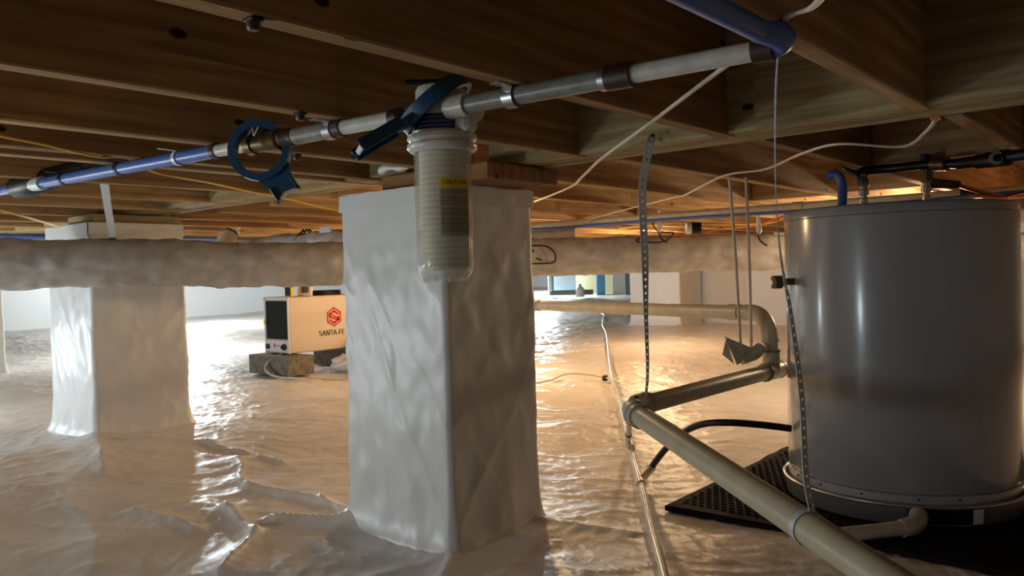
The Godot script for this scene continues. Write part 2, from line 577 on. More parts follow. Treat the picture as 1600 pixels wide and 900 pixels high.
# ------------------------------------------------------------------ piers
func make_pier(x0: float, x1: float, z0: float, z1: float, y0: float, top: float, seed_: int, label: String, fine := true, group := "") -> Node3D:
	var t := thing("pier", label, "pier", Vector3((x0 + x1) * 0.5, y0, (z0 + z1) * 0.5), group)
	var hx := (x1 - x0) * 0.5
	var hz := (z1 - z0) * 0.5
	var h := top - y0
	var nw := FastNoiseLite.new()
	nw.seed = seed_; nw.frequency = 3.0; nw.fractal_octaves = 2; nw.noise_type = FastNoiseLite.TYPE_SIMPLEX
	var per := 44 if fine else 14
	var nv := 110 if fine else 30
	# walk the outline: four sides with rounded corners
	var ring := []   # [point xz, normal xz, along]
	var r := 0.012
	var sides := [[Vector2(hx, hz), Vector2(-hx, hz), Vector2(0, 1)], [Vector2(-hx, hz), Vector2(-hx, -hz), Vector2(-1, 0)], [Vector2(-hx, -hz), Vector2(hx, -hz), Vector2(0, -1)], [Vector2(hx, -hz), Vector2(hx, hz), Vector2(1, 0)]]
	for s in 4:
		var a: Vector2 = sides[s][0]
		var b: Vector2 = sides[s][1]
		var d := (b - a).normalized()
		var l := a.distance_to(b)
		for k in per + 1:
			ring.append([a + d * lerpf(r, l - r, float(k) / per), sides[s][2], s, float(k) / per])
		var n2: Vector2 = sides[(s + 1) % 4][2]
		for k in range(1, 3):
			var nn: Vector2 = (sides[s][2] as Vector2).lerp(n2, k / 3.0).normalized()
			var c: Vector2 = b - d * r - (sides[s][2] as Vector2) * r
			ring.append([c + nn * r, nn, s, 1.0])
	var nr := ring.size()
	var P := PackedVector3Array()
	P.resize((nv + 1) * nr)
	for j in nv + 1:
		var y := -0.04 + (h + 0.04) * j / nv
		var f := y / h
		for k in nr:
			var q: Vector2 = ring[k][0]
			var nn: Vector2 = ring[k][1]
			var w := Vector3(q.x + x0, y + y0, q.y + z0)
			var along := q.x * 1.3 + q.y * 0.9
			# long slanting folds, a slack in the middle, small puckers near the corners, the skirt at the foot
			var diag := along * 2.0 + y * 1.15
			var cross := along * 0.5 - y * 0.55
			var big := 1.0 - absf(nw.get_noise_2d(diag * 0.40 + seed_, cross * 0.30))
			var small := 1.0 - absf(nw.get_noise_3d(w.x * 1.5, w.y * 0.8 + 7.0, w.z * 1.5))
			var slack := 0.35 + 0.65 * smoothstep(0.0, 0.35, 0.5 + nw.get_noise_2d(along * 0.6, y * 0.6 + 20.0))
			var calm := 1.0 - 0.75 * smoothstep(0.72, 0.92, f)
			var d := calm * slack * (0.0055 * pow(big, 3.0) + 0.0016 * pow(small, 9.0)) + 0.0035 * nw.get_noise_3d(w.x, w.y, w.z) + calm * 0.003 * nw.get_noise_3d(w.x * 2.6 + 3.0, w.y * 1.7, w.z * 2.6)
			d += 0.022 * exp(-maxf(y - 0.01, 0.0) / 0.03) + 0.008 * exp(-maxf(y, 0.0) / 0.2)
			P[j * nr + k] = Vector3(q.x + nn.x * d, y, q.y + nn.y * d)
	var g := Geo.new()
	for j in nv + 1:
		for k in nr:
			var a := P[j * nr + (k + 1) % nr] - P[j * nr + (k - 1 + nr) % nr]
			var b := P[mini(j + 1, nv) * nr + k] - P[maxi(j - 1, 0) * nr + k]
			var nn := a.cross(b).normalized()
			var o: Vector2 = ring[k][1]
			if nn.dot(Vector3(o.x, 0, o.y)) < 0.0: nn = -nn
			g.vert(P[j * nr + k], nn, Vector2(k, j))
	for j in nv:
		for k in nr:
			var a := j * nr + k
			var b := j * nr + (k + 1) % nr
			g.quad(a, b, b + nr, a + nr)
	var c := g.vert(Vector3(0, h, 0), Vector3.UP)
	var rim := []
	for k in nr: rim.append(g.vert(P[nv * nr + k], Vector3.UP))
	for k in nr: g.tri(c, rim[k], rim[(k + 1) % nr])
	part("liner_wrap", g, M.wrap, t)
	if fine:
		# the overlapped hem round the top
		var hem := Geo.new()
		var hp := PackedVector3Array()
		for s in 4: hp.append(Vector3(sides[s][0].x, 0, sides[s][0].y) * 1.012)
		for s in 4:
			var a := hp[s]
			var b := hp[(s + 1) % 4]
			var n2: Vector2 = sides[s][2]
			var path := PackedVector3Array()
			for k in 13:
				var p := a.lerp(b, k / 12.0)
				path.append(p + Vector3(n2.x, 0, n2.y) * (0.003 + 0.0015 * nw.get_noise_2d(k * 0.3, s * 5.0)) + Vector3.UP * (h - 0.028 + 0.003 * nw.get_noise_2d(k * 0.2 + 9.0, s * 3.0)))
			var wd := []
			for k in 13: wd.append(Vector3.UP)
			hem.ribbon(path, wd, 0.05, 0.002)
		part("top_hem", hem, M.wrap, t)
	pier_boxes.append([x0, x1, z0, z1])
	return t

# ------------------------------------------------------------------ _ready
func _ready():
	rng.seed = 7
	# camera
	var cam := Camera3D.new()
	cam.name = "camera"
	cam.position = Vector3(0, 0.765, 0)
	cam.rotation_order = EULER_ORDER_YXZ
	cam.rotation_degrees = Vector3(-1.11, 40.4, -1.57)
	cam.fov = rad_to_deg(2.0 * atan(450.0 / 1250.0))
	cam.near = 0.02
	cam.far = 60.0
	add_child(cam)
	cam.make_current()
	# surroundings: under a house, no sky in view
	var env := Environment.new()
	env.background_mode = Environment.BG_COLOR
	env.background_color = Color(0, 0, 0)
	env.ambient_light_source = Environment.AMBIENT_SOURCE_DISABLED
	env.tonemap_mode = Environment.TONE_MAPPER_LINEAR
	env.tonemap_exposure = 1.1
	env.sdfgi_enabled = true
	env.ssao_enabled = true
	env.ssil_enabled = true
	var we := WorldEnvironment.new()
	we.name = "world"
	we.environment = env
	add_child(we)
	make_materials()
	# unseen lamps placed by what they light, the last an added fill: [position, colour, energy, glow, label]
	add_unseen_lamp(Vector3(-4.70, 0.42, -0.80), Color(0.90, 0.97, 1.0), 0.40, 0.07, "unseen cool white bulb out of view at left, placed to light the left wrapped pier")
	add_unseen_lamp(Vector3(-6.75, 0.93, -3.4), Color(0.90, 0.97, 1.0), 2.2, 0.05, "unseen cool white bulb behind the left wrapped pier and duct, placed to light the floor there")
	add_unseen_lamp(Vector3(-9.50, 0.92, -5.0), Color(0.90, 0.97, 1.0), 3.2, 0.05, "unseen cool white bulb behind the duct, placed to light the far left wall")
	add_unseen_lamp(Vector3(-3.30, 0.92, -3.72), Color(1.0, 0.83, 0.61), 1.0, 0.05, "unseen warm bulb behind the near wrapped pier, placed to light the joists and floor beyond it")
	add_unseen_lamp(Vector3(-2.19, 0.965, -2.36), Color(1.0, 0.83, 0.61), 0.12, 0.05, "unseen warm bulb right behind the near wrapped pier, placed to light the cream pipe and far joists")
	add_unseen_lamp(Vector3(-7.6, 0.9, -9.6), Color(0.88, 0.97, 1.0), 3.6, 0.05, "unseen cool white bulb behind the duct, placed to light the far bay")
	add_unseen_lamp(Vector3(-3.20, 0.90, -5.60), Color(1.0, 0.83, 0.63), 0.7, 0.05, "unseen warm bulb behind the right part of the duct, placed to light the broad far pier")
	add_unseen_lamp(Vector3(-1.00, 0.90, -4.60), Color(1.0, 0.87, 0.70), 1.1, 0.05, "unseen warm bulb behind the water heater, placed to light the back wall and floor")
	add_unseen_lamp(Vector3(-4.20, 0.30, 0.60), Color(0.93, 0.98, 1.0), 1.5, 0.10, "unseen round white lantern out of view far left, placed to light the left faces of the piers")  # unseen source off to the left, placed for the pier faces
	add_unseen_lamp(Vector3(-1.90, 0.46, 0.70), Color(0.92, 0.98, 1.0), 0.44, 0.10, "added round fill lantern behind the camera, brightening the near joists and floor")  # added fill behind the camera for the near zone
	shell()
	piers()
	make_floor()
	overhead()
	ducts()
	drain()
	heater()
	water_line()
	cables()
	dehumidifier()
	far_bay()

func add_unseen_lamp(at: Vector3, c: Color, e: float, r: float, label: String):  # builds a globe, socket and cord round a light that stays out of sight
	var t := thing("unseen_lamp", label, "light bulb", at)
	var g := spun([Vector2(0.0005, -r), Vector2(r * 0.5, -r * 0.87), Vector2(r * 0.87, -r * 0.5), Vector2(r, 0), Vector2(r * 0.87, r * 0.5), Vector2(r * 0.5, r * 0.95), Vector2(r * 0.36, r * 1.5), Vector2(0.0005, r * 1.5)], 20)
	part("glass_globe", g, lamp_glow(c, 3.0), t)
	part("socket", spun([Vector2(0.0005, r * 1.5), Vector2(r * 0.45, r * 1.5), Vector2(r * 0.45, r * 2.1), Vector2(0.0005, r * 2.1)], 16), M.black, t)
	part("cord", rod(line(Vector3(0, r * 2.1, 0), Vector3(0, 1.29 - at.y, 0)), 0.004, 8), M.black, t)
	var l := OmniLight3D.new()
	l.name = "lamp_light"
	l.light_color = c
	l.light_energy = e
	l.light_size = r
	l.omni_range = 30.0
	l.omni_attenuation = 2.0
	l.shadow_enabled = true
	t.add_child(l)

# ------------------------------------------------------------------ room
func wall(called: String, a: Vector3, b: Vector3, label: String):
	var o := part(called, box(b - a, 0.01), M.wall_liner, self, (a + b) * 0.5)
	structure(o, label, "wall")

func shell():
	wall("wall_left", Vector3(-12.0, -0.1, -12.6), Vector3(-11.7, 1.3, 3.7), "far left foundation wall covered in white liner")
	wall("wall_back", Vector3(-4.2, -0.1, -8.1), Vector3(4.2, 1.3, -7.8), "back foundation wall behind the heater covered in white liner")
	wall("wall_inner", Vector3(-4.2, -0.1, -12.6), Vector3(-3.95, 1.3, -8.1), "return wall of the far bay covered in white liner")
	wall("wall_far", Vector3(-12.0, -0.1, -12.9), Vector3(-3.95, 1.3, -12.6), "end wall of the far bay covered in white liner")
	wall("wall_right", Vector3(4.0, -0.1, -8.1), Vector3(4.3, 1.3, 3.7), "right foundation wall out of view covered in white liner")
	wall("wall_front", Vector3(-12.0, -0.1, 3.5), Vector3(4.3, 1.3, 3.8), "foundation wall behind the camera covered in white liner")

func piers():
	make_pier(-1.965, -1.53, -1.90, -1.52, 0.0, 1.012, 4, "large white plastic wrapped pier in the middle, nearest to the camera")
	make_pier(-3.86, -3.42, -1.77, -1.37, 0.12, 1.018, 9, "white plastic wrapped pier behind the duct at left with one face brightly lit")
	make_pier(-6.78, -6.40, -1.97, -1.57, 0.14, 1.018, 15, "sliver of a white wrapped pier at the left border beyond the lit pier", false)
	make_pier(-4.50, -3.92, -7.65, -7.20, 0.17, 1.05, 21, "broad white wrapped pier standing far back under the duct", false)
	# blocks between pier and girder
	var b := part("wood_block", box(Vector3(0.42, 0.044, 0.30), 0.003), M.block, self, Vector3(-1.60, 1.035, -1.70))
	tag(b, "dark wood block on top of the nearest wrapped pier under the girder", "wood block")
	b = part("wood_block", box(Vector3(0.26, 0.038, 0.38), 0.003), M.girder[2], self, Vector3(-3.60, 1.038, -1.60))
	tag(b, "pale wood block on top of the lit left pier under the girder", "wood block")
	var s := Geo.new()
	s.tube(smooth_path([Vector3(-1.795, 1.068, -1.535), Vector3(-1.76, 1.075, -1.53), Vector3(-1.71, 1.069, -1.528), Vector3(-1.67, 1.072, -1.53)], 5), [0.010, 0.013, 0.014, 0.013, 0.012, 0.009, 0.007, 0.006, 0.006, 0.008, 0.010, 0.010, 0.010, 0.009, 0.009, 0.008], 10)
	tag(part("liner_scrap", s, M.white, self), "small white scrap of liner tucked on the block above the middle pier", "liner scrap")

func overhead():
	var c := Node3D.new()
	c.name = "ceiling"
	add_child(c)
	structure(c, "underside of the house floor with rows of brown wooden joists", "ceiling")
	part("subfloor", box(Vector3(17, 0.05, 17.5), 0.01, Vector3(-4, 1.32, -4.5)), M.subfloor, c)
	var near_mesh := {}
	for k in range(-10, 29):
		var x := -0.395 - SPACING * k
		var near := box(Vector3(0.038, 0.235, 5.15), 0.003) if not near_mesh.has(0) else null
		if near: near_mesh[0] = near.mesh()
		part("joist", near_mesh[0], M.joists[posmod(k * 7 + 3, 4)], c, Vector3(x + rng.randf_range(-0.006, 0.006), JOIST_BOTTOM + 0.1175, 0.86))
	part("joist", near_mesh[0], M.joists[2], c, Vector3(-1.90, JOIST_BOTTOM + 0.1175, 0.86))
	var far_mesh := box(Vector3(0.038, 0.235, 6.05), 0.003).mesh()
	var deep_mesh := box(Vector3(0.038, 0.235, 10.75), 0.003).mesh()
	for k in range(-10, 28):
		var x := -0.365 - SPACING * k + rng.randf_range(-0.006, 0.006)
		var deep := x < -4.25
		part("joist", deep_mesh if deep else far_mesh, M.joists[posmod(k * 5 + 1, 4)], c, Vector3(x, JOIST_BOTTOM + 0.1175, -1.825 - (5.375 if deep else 3.025)))
	# blocking between joists
	for q in [[-0.568, -2.64], [-0.162, -2.60], [-1.381, -3.6], [-0.975, -3.55], [-2.60, -3.9], [-2.194, -3.9]]:
		part("blocking", box(Vector3(0.366, 0.225, 0.038), 0.003), M.joists[posmod(int(q[0] * 10.0), 4)], c, Vector3(q[0] - 0.0, JOIST_BOTTOM + 0.122, q[1]))
	# the girder: three plies each side of the middle pier
	var gd := thing("girder", "built-up wooden girder of three plies running right over the middle pier", "beam", Vector3(-1.50, JOIST_BOTTOM, -1.745))
	for k in 3:
		part("ply", box(Vector3(5.4, 0.233 - 0.002 * (k % 2), 0.046), 0.004), M.girder[k], gd, Vector3(2.70, 0.1175 + 0.001 * k, -0.048 + 0.048 * k))
	gd = thing("girder", "built-up wooden girder of three plies running left from middle to lit pier", "beam", Vector3(-1.72, JOIST_BOTTOM, -1.64))
	for k in 3:
		part("ply", box(Vector3(9.9, 0.233 - 0.002 * (k % 2), 0.049), 0.004), M.girder[(k + 1) % 3], gd, Vector3(-4.95, 0.1175 + 0.001 * k, -0.051 + 0.051 * k))
	# bolts, clips and stubs under the joists
	var spots := [[Vector3(-0.80, 1.056, -0.505), "shiny dark bolt head under the joist nearest the camera at upper left"], [Vector3(-1.20, 1.056, -0.845), "dark clip under the joist above the hanging blue wrench"], [Vector3(-1.61, 1.056, -1.12), "dark clip under the joist just right of the hanging blue wrench"]]
	for s in spots:
		var t := thing("joist_clip", s[1], "clip", s[0], "dark clips under the near joists")
		part("plate", box(Vector3(0.020, 0.004, 0.016), 0.001), M.black, t)
		part("bolt_head", spun([Vector2(0.0005, -0.012), Vector2(0.006, -0.012), Vector2(0.008, -0.009), Vector2(0.008, -0.002), Vector2(0.0005, -0.002)], 6), M.brown, t)

# ------------------------------------------------------------------ ducts
func lumpy_duct(pts: Array, r: float, seed_: int) -> Geo:
	var path := smooth_path(pts, 22)
	var nw := FastNoiseLite.new()
	nw.seed = seed_; nw.frequency = 4.0; nw.fractal_octaves = 3
	var g := Geo.new()
	var seg := 40
	var np := path.size()
	var P := PackedVector3Array()
	var C := PackedVector3Array()
	for k in np:
		var d := (path[mini(k + 1, np - 1)] - path[maxi(k - 1, 0)]).normalized()
		var up := (Vector3.UP - d * d.y).normalized()
		var b := d.cross(up)
		for j in seg:
			var a := TAU * j / seg
			var o := up * cos(a) + b * sin(a)
			var p := path[k] + o * r
			var e := 0.012 * nw.get_noise_3dv(p) + 0.006 * pow(1.0 - absf(nw.get_noise_3d(p.x * 1.6 + 5.0, p.y * 1.6, p.z * 1.6)), 6.0)
			P.append(path[k] + o * (r + e)); C.append(o)
	for k in np:
		for j in seg:
			var a := P[k * seg + (j + 1) % seg] - P[k * seg + (j - 1 + seg) % seg]
			var b := P[mini(k + 1, np - 1) * seg + j] - P[maxi(k - 1, 0) * seg + j]
			var nn := a.cross(b).normalized()
			if nn.dot(C[k * seg + j]) < 0.0: nn = -nn
			g.vert(P[k * seg + j], nn, Vector2(float(j) / seg, k))
	for k in np - 1:
		for j in seg:
			g.quad(k * seg + j, k * seg + (j + 1) % seg, (k + 1) * seg + (j + 1) % seg, (k + 1) * seg + j)
	return g

func ducts():
	var pts := [Vector3(-3.96, 0.848, -0.10), Vector3(-3.75, 0.848, -0.62), Vector3(-3.47, 0.845, -1.07), Vector3(-3.265, 0.846, -1.42), Vector3(-3.12, 0.833, -1.81), Vector3(-2.93, 0.828, -2.26), Vector3(-2.728, 0.836, -2.736), Vector3(-2.531, 0.842, -3.181), Vector3(-2.219, 0.840, -3.656), Vector3(-1.724, 0.836, -4.314), Vector3(-1.132, 0.822, -4.948), Vector3(-0.6, 0.82, -5.6)]
	var t := thing("air_duct", "long lumpy white wrapped air duct crossing the picture behind the middle pier", "duct")
	part("wrapped_sleeve", lumpy_duct(pts, 0.094, 3), M.duct, t)
	# marker strokes on the sleeve just right of the middle pier
	var mk := Geo.new()
	var fwd := Vector3(0.545, 0, 0.838).normalized()    # towards the viewer, out of the sleeve
	var al := Vector3(0.56, 0.0, -0.83).normalized()
	var cen := Vector3(-2.545, 0.842, -3.155)
	for st in [[[-0.06, 0.05], [0.03, 0.052], [0.075, 0.03], [0.09, -0.01], [0.07, -0.035], [-0.05, -0.035]], [[-0.035, 0.035], [-0.02, 0.028], [-0.03, 0.02]], [[-0.01, -0.01], [0.02, -0.02]]]:
		var pp := []
		for q in st:
			var hh: float = q[1]
			pp.append(cen + al * q[0] + Vector3.UP * hh + fwd.rotated(Vector3.UP, 0.0) * 0.0)
		var on := PackedVector3Array()
		for p in smooth_path(pp, 5):
			# lay the stroke on the round of the sleeve
			var dy: float = p.y - 0.842
			var ax: Vector3 = Vector3(-2.531, 0.842, -3.181) + al * (p - Vector3(-2.531, 0.842, -3.181)).dot(al)
			var side := Vector3(0.83, 0, 0.56)
			on.append(Vector3(ax.x, p.y, ax.z) + side * sqrt(maxf(0.0001, 0.101 * 0.101 - dy * dy)))
		mk.tube(on, 0.0035, 6)
	part("marker_stroke", mk, M.marker, t, Vector3.ZERO, "black marker strokes")
	var t2 := thing("air_duct", "short tan wrapped branch duct high behind the main duct left of the middle pier", "duct")
	part("wrapped_sleeve", lumpy_duct([Vector3(-4.60, 0.955, -2.72), Vector3(-4.365, 0.962, -2.80), Vector3(-3.817, 0.970, -2.93), Vector3(-3.188, 0.955, -3.201), Vector3(-2.6, 0.93, -3.6)], 0.068, 8), M.duct, t2)
	# crossed strap over the branch duct
	var cs := Geo.new()
	cs.punched(PackedVector3Array([Vector3(-4.075, 1.16, -2.93), Vector3(-4.04, 1.07, -2.87), Vector3(-4.075, 0.985, -2.80)]), [Vector3(0.76, 0, -0.65), Vector3(0.76, 0, -0.65), Vector3(0.76, 0, -0.65)], 0.026, 0.002, 0.02, 0.005)
	cs.punched(PackedVector3Array([Vector3(-4.12, 1.16, -2.93), Vector3(-4.05, 1.07, -2.875), Vector3(-3.95, 0.985, -2.85)]), [Vector3(0.76, 0, -0.65), Vector3(0.76, 0, -0.65), Vector3(0.76, 0, -0.65)], 0.026, 0.002, 0.02, 0.005)
	tag(part("crossed_strap", cs, M.black, self), "dark crossed strap holding up the tan branch duct", "strap")
	tag(part("metal_plate", box(Vector3(0.11, 0.035, 0.012), 0.002), M.strap_steel, self, Vector3(-3.85, 1.045, -2.86)), "small grey metal plate under the joists beside the crossed strap", "plate")
	# hanger strap of the main duct
	var hs := Geo.new()
	var w := Vector3(0.76, 0, -0.65)
	hs.ribbon(PackedVector3Array([Vector3(-2.405, 1.10, -1.01), Vector3(-2.45, 1.075, -1.03), Vector3(-2.75, 1.025, -1.165), Vector3(-3.12, 0.962, -1.335), Vector3(-3.21, 0.944, -1.375)]), [w, w, w, w, w], 0.024, 0.003)
	var hz := thing("duct_hanger", "dull grey strap hanging from the joists down to the left part of the duct", "strap")
	part("strap", hs, M.strap_steel, hz)
	var loop := Geo.new()
	var ring := PackedVector3Array()
	var wd := []
	var ax := Vector3(0.40, 0, -0.92).normalized()
	var sd := Vector3.UP.cross(ax)
	for k in 33:
		var a := TAU * k / 32.0
		ring.append(Vector3(-3.29, 0.845, -1.385) + (Vector3.UP * cos(a) + sd * sin(a)) * 0.1005)
		wd.append(ax)
	loop.ribbon(ring, wd, 0.02, 0.002)
	part("buckle", box(Vector3(0.022, 0.05, 0.02), 0.003), M.black, hz, Vector3(-3.245, 0.945, -1.39))
	# white drain pipe sloping down behind the duct
	var wp := thing("vent_pipe", "white plastic pipe slanting down behind the duct right of the lit pier", "pipe")
	part("pipe_run", rod(line(Vector3(-4.461, 1.128, -2.648) + Vector3(-0.04, 0.14, -0.1), Vector3(-4.40, 0.925, -2.50)), 0.052, 24), M.pvc_cream, wp)
	part("elbow", rod(bend(Vector3(-4.41, 0.96, -2.52), Vector3(-4.38, 0.86, -2.45), Vector3(-4.48, 0.84, -2.41)), 0.054, 24), M.pvc_cream, wp)
	part("clamp_ring", rod(line(Vector3(-4.437, 1.05, -2.591), Vector3(-4.435, 1.042, -2.586)), 0.054, 24), M.black, wp)
	# blue pipe under the far joists
	var bp := thing("water_pipe", "bright blue water pipe under the joists behind the lit left pier", "pipe")
	part("pipe_run", rod(line(Vector3(-4.93, 1.040, 0.6), Vector3(-5.03, 1.040, -3.9)), 0.0165, 12), M.blue, bp)
	part("coupling", rod(line(Vector3(-4.99, 1.040, -2.1), Vector3(-4.992, 1.040, -2.18)), 0.019, 12), M.blue, bp)

# ------------------------------------------------------------------ drain line
func drain():
	var t := thing("drain_line", "cream plastic drain line with elbows running past the heater toward the camera", "pipe")
	var R := 0.0255
	var E := Vector3(-1.075, 0.418, -1.700)      # the near elbow
	var T := Vector3(-1.103, 0.403, -2.655)      # the tee by the heater
	var far_end := Vector3(-0.319, 0.357, -1.097)
	var d1 := (far_end - E).normalized()
	var d2 := (T - E).normalized()
	part("pipe_run", rod(line(E + d1 * 0.06, far_end + d1 * 0.5), R, 32), M.pvc_cream, t)
	part("pipe_run", rod(line(E + d2 * 0.07, T - d2 * 0.03), R, 28), M.pvc_cream, t)
	part("elbow", rod(bend(E + d1 * 0.085, E - (d1 + d2) * 0.012, E + d2 * 0.085, 14), R + 0.0045, 32), M.pvc_cream, t)
	for q in [[E + d1 * 0.085, d1], [E + d2 * 0.085, d2]]:
		part("socket_rim", rod(line(q[0] - q[1] * 0.004, q[0] + q[1] * 0.004), R + 0.006, 32), M.pvc_cream, t)
	# tee: body along the run, branch going up
	var up := Vector3(0.0, 1.0, 0.0)
	var tee := Geo.new()
	tee.tube(line(T - d2 * 0.055, T + d2 * 0.075), R + 0.0045, 28)
	tee.tube(line(T, T + up * 0.07), R + 0.0045, 28)
	part("tee", tee, M.pvc_cream, t)
	part("end_plug", rod(line(T + d2 * 0.07, T + d2 * 0.095), R + 0.001, 28), M.pvc_grey, t)
	for q in [[T - d2 * 0.055, d2], [T + d2 * 0.072, d2], [T + up * 0.07, up]]:
		part("socket_rim", rod(line(q[0] - q[1] * 0.004, q[0] + q[1] * 0.004), R + 0.0062, 28), M.pvc_grey, t)
	var top := Vector3(-1.125, 0.60, -2.665)
	var lf := Vector3(-2.495, 0.597, -3.126)
	var d3 := (lf - top).normalized()
	part("riser", rod(line(T + up * 0.06, Vector3(-1.108, 0.55, -2.658)), R, 24), M.pvc_cream, t)
	var bd := bend(Vector3(-1.108, 0.505, -2.658), Vector3(-1.112, 0.612, -2.660), top + d3 * 0.085, 14)
	part("elbow", rod(bd, R + 0.0035, 28), M.pvc_cream, t)
	part("socket_rim", rod(line(Vector3(-1.108, 0.502, -2.658), Vector3(-1.108, 0.513, -2.658)), R + 0.006, 28), M.pvc_cream, t)
	part("pipe_run", rod(PackedVector3Array([top + d3 * 0.08, lf, Vector3(-3.85, 0.59, -3.6), Vector3(-4.3, 0.585, -3.75)]), R, 24), M.pvc_cream, t)
	part("coupling", rod(line(top + d3 * 0.11, top + d3 * 0.165), R + 0.0035, 28), M.pvc_cream, t)
	part("coupling", rod(line(lf + d3 * -0.02, lf + d3 * 0.05), R + 0.0035, 28), M.pvc_cream, t)
	# strap from the girder to the near elbow
	var s := thing("perforated_strap", "perforated metal strap hanging from the girder down to the drain elbow", "strap")
	var rt := Vector3(0.76, 0, -0.65)
	var g := Geo.new()
	g.punched(smooth_path([Vector3(-0.963, 1.075, -1.655), Vector3(-0.964, 1.045, -1.640), Vector3(-0.976, 0.95, -1.625), Vector3(-0.985, 0.80, -1.645), Vector3(-1.00, 0.65, -1.668), Vector3(-1.012, 0.52, -1.69), Vector3(-1.025, 0.452, -1.70)], 6), _turns([0.0, 0.0, 0.1, 0.3, 0.9, 1.05, 1.1], 6, rt), 0.0185, 0.0012, 0.0165, 0.0034)
	part("punched_band", g, M.strap_steel, s)
	var lp := Geo.new()
	var ring := PackedVector3Array()
	var wd := []
	var c := E + d1 * 0.055
	var up2 := (Vector3.UP - d1 * d1.y).normalized()
	var sd := up2.cross(d1)
	for k in 29:
		var a := TAU * k / 28.0
		ring.append(c + (up2 * cos(a) + sd * sin(a)) * (R + 0.0065))
		wd.append(d1)
	lp.ribbon(ring, wd, 0.016, 0.0012)
	part("pipe_loop", lp, M.strap_steel, s)
	part("screw", spun([Vector2(0.0005, -0.004), Vector2(0.006, -0.003), Vector2(0.006, 0.003), Vector2(0.0005, 0.004)], 8), M.black, s, c + up2 * 0.04)
	part("screw", spun([Vector2(0.0005, -0.004), Vector2(0.006, -0.003), Vector2(0.006, 0.003), Vector2(0.0005, 0.004)], 8), M.black, s, Vector3(-0.963, 1.078, -1.656))
	# strap from the joist to the big pipe in front of the heater
	s = thing("perforated_strap", "thin perforated strap hanging in front of the heater to the big drain pipe", "strap")
	g = Geo.new()
	var P2 := E + d1 * 0.805
	g.punched(smooth_path([Vector3(-0.420, 1.072, -1.062), Vector3(-0.430, 1.0, -1.07), Vector3(-0.447, 0.88, -1.105), Vector3(-0.456, 0.78, -1.14), Vector3(-0.452, 0.69, -1.165), Vector3(-0.450, 0.565, -1.195), Vector3(-0.448, 0.45, -1.20), P2 + Vector3(0.010, R + 0.003, 0.006)], 6), _turns([1.45, 1.4, 1.3, 1.1, 0.8, 0.6, 0.5, 0.4], 6, rt), 0.0125, 0.001, 0.0145, 0.0026)
	part("punched_band", g, M.strap_steel, s)
	lp = Geo.new()
	ring = PackedVector3Array()
	wd = []
	for k in 29:
		var a := TAU * k / 28.0
		ring.append(P2 + (up2 * cos(a) + sd * sin(a)) * (R + 0.0015))
		wd.append(d1)
	lp.ribbon(ring, wd, 0.0125, 0.001)
	part("pipe_loop", lp, M.strap_steel, s)
	# cords by the tee and the scoop
	for q in [[Vector3(-1.150, 1.06, -2.462), Vector3(-1.156, 0.50, -2.531), "left"], [Vector3(-1.128, 1.06, -2.54), Vector3(-1.138, 0.455, -2.575), "right"]]:
		var o := part("hanging_cord", rod(smooth_path([q[0], q[0].lerp(q[1], 0.5) + Vector3(0.003, 0, 0), q[1]], 6), 0.0052, 8), M.cord, self)
		tag(o, "thin beige cord hanging from the joist to the scoop, the %s one of two" % q[2], "cord", "beige cords beside the heater")
	var sc := thing("plastic_scoop", "grey folded plastic scoop lying on the drain pipe beside the tee", "scoop")
	var a1 := Vector3(-1.180, 0.533, -2.466)
	var a2 := Vector3(-1.155, 0.437, -2.500)
	var a3 := Vector3(-1.150, 0.490, -2.552)
	var b1 := Vector3(-1.130, 0.482, -2.590)
	for q in [[[a1, a2, b1], "scoop_wall"], [[a2, a3, b1], "scoop_wall"], [[a1 + Vector3(0.004, -0.002, 0.0), a2 + Vector3(-0.02, 0.0, -0.02), a1 + Vector3(-0.015, -0.06, -0.01)], "scoop_flap"]]:
		var g2 := Geo.new()
		var nn: Vector3 = (q[0][1] - q[0][0]).cross(q[0][2] - q[0][0]).normalized()
		var p0 := []
		var p1 := []
		for p in q[0]:
			p0.append(p + nn * 0.002)
			p1.append(p - nn * 0.002)
		g2.poly(p0, nn)
		g2.poly([p1[0], p1[2], p1[1]], -nn)
		for k in 3:
			var e: Vector3 = q[0][(k + 1) % 3] - q[0][k]
			g2.poly([p0[k], p0[(k + 1) % 3], p1[(k + 1) % 3], p1[k]], e.cross(nn).normalized())
		part(q[1], g2, M.pvc, sc)
	part("scoop_neck", rod(smooth_path([Vector3(-1.150, 0.447, -2.525), Vector3(-1.130, 0.468, -2.578), Vector3(-1.116, 0.492, -2.606)], 5), [0.012, 0.014, 0.016, 0.018, 0.020, 0.022, 0.023, 0.022, 0.021, 0.019, 0.016], 14), M.pvc, sc)
	# white hose line along the floor
	var hp := [Vector3(-5.60, 0, -8.215), Vector3(-5.40, 0, -8.05), Vector3(-5.166, 0, -7.679), Vector3(-4.65, 0, -6.9), Vector3(-4.086, 0, -6.119), Vector3(-3.183, 0, -4.792), Vector3(-2.644, 0, -4.016), Vector3(-2.254, 0, -3.489), Vector3(-1.777, 0, -2.815), Vector3(-1.486, 0, -2.412), Vector3(-1.223, 0, -2.032), Vector3(-1.005, 0, -1.726), Vector3(-0.80, 0, -1.43)]
	for k in hp.size(): hp[k].y = ground(hp[k].x, hp[k].z) + 0.025
	var fh := thing("floor_pipe", "white plastic pipe lying on the liner from the far bay to the camera", "pipe")
	part("pipe_run", rod(smooth_path(hp, 6), 0.0118, 14), M.pvc_white, fh)
	var hd := Vector3(0.58, 0, 0.81).normalized()
	part("coupling", rod(line(Vector3(-1.80, 0.040, -2.85), Vector3(-1.80, 0.040, -2.85) + hd * 0.10), 0.0155, 16), M.pvc_white, fh)
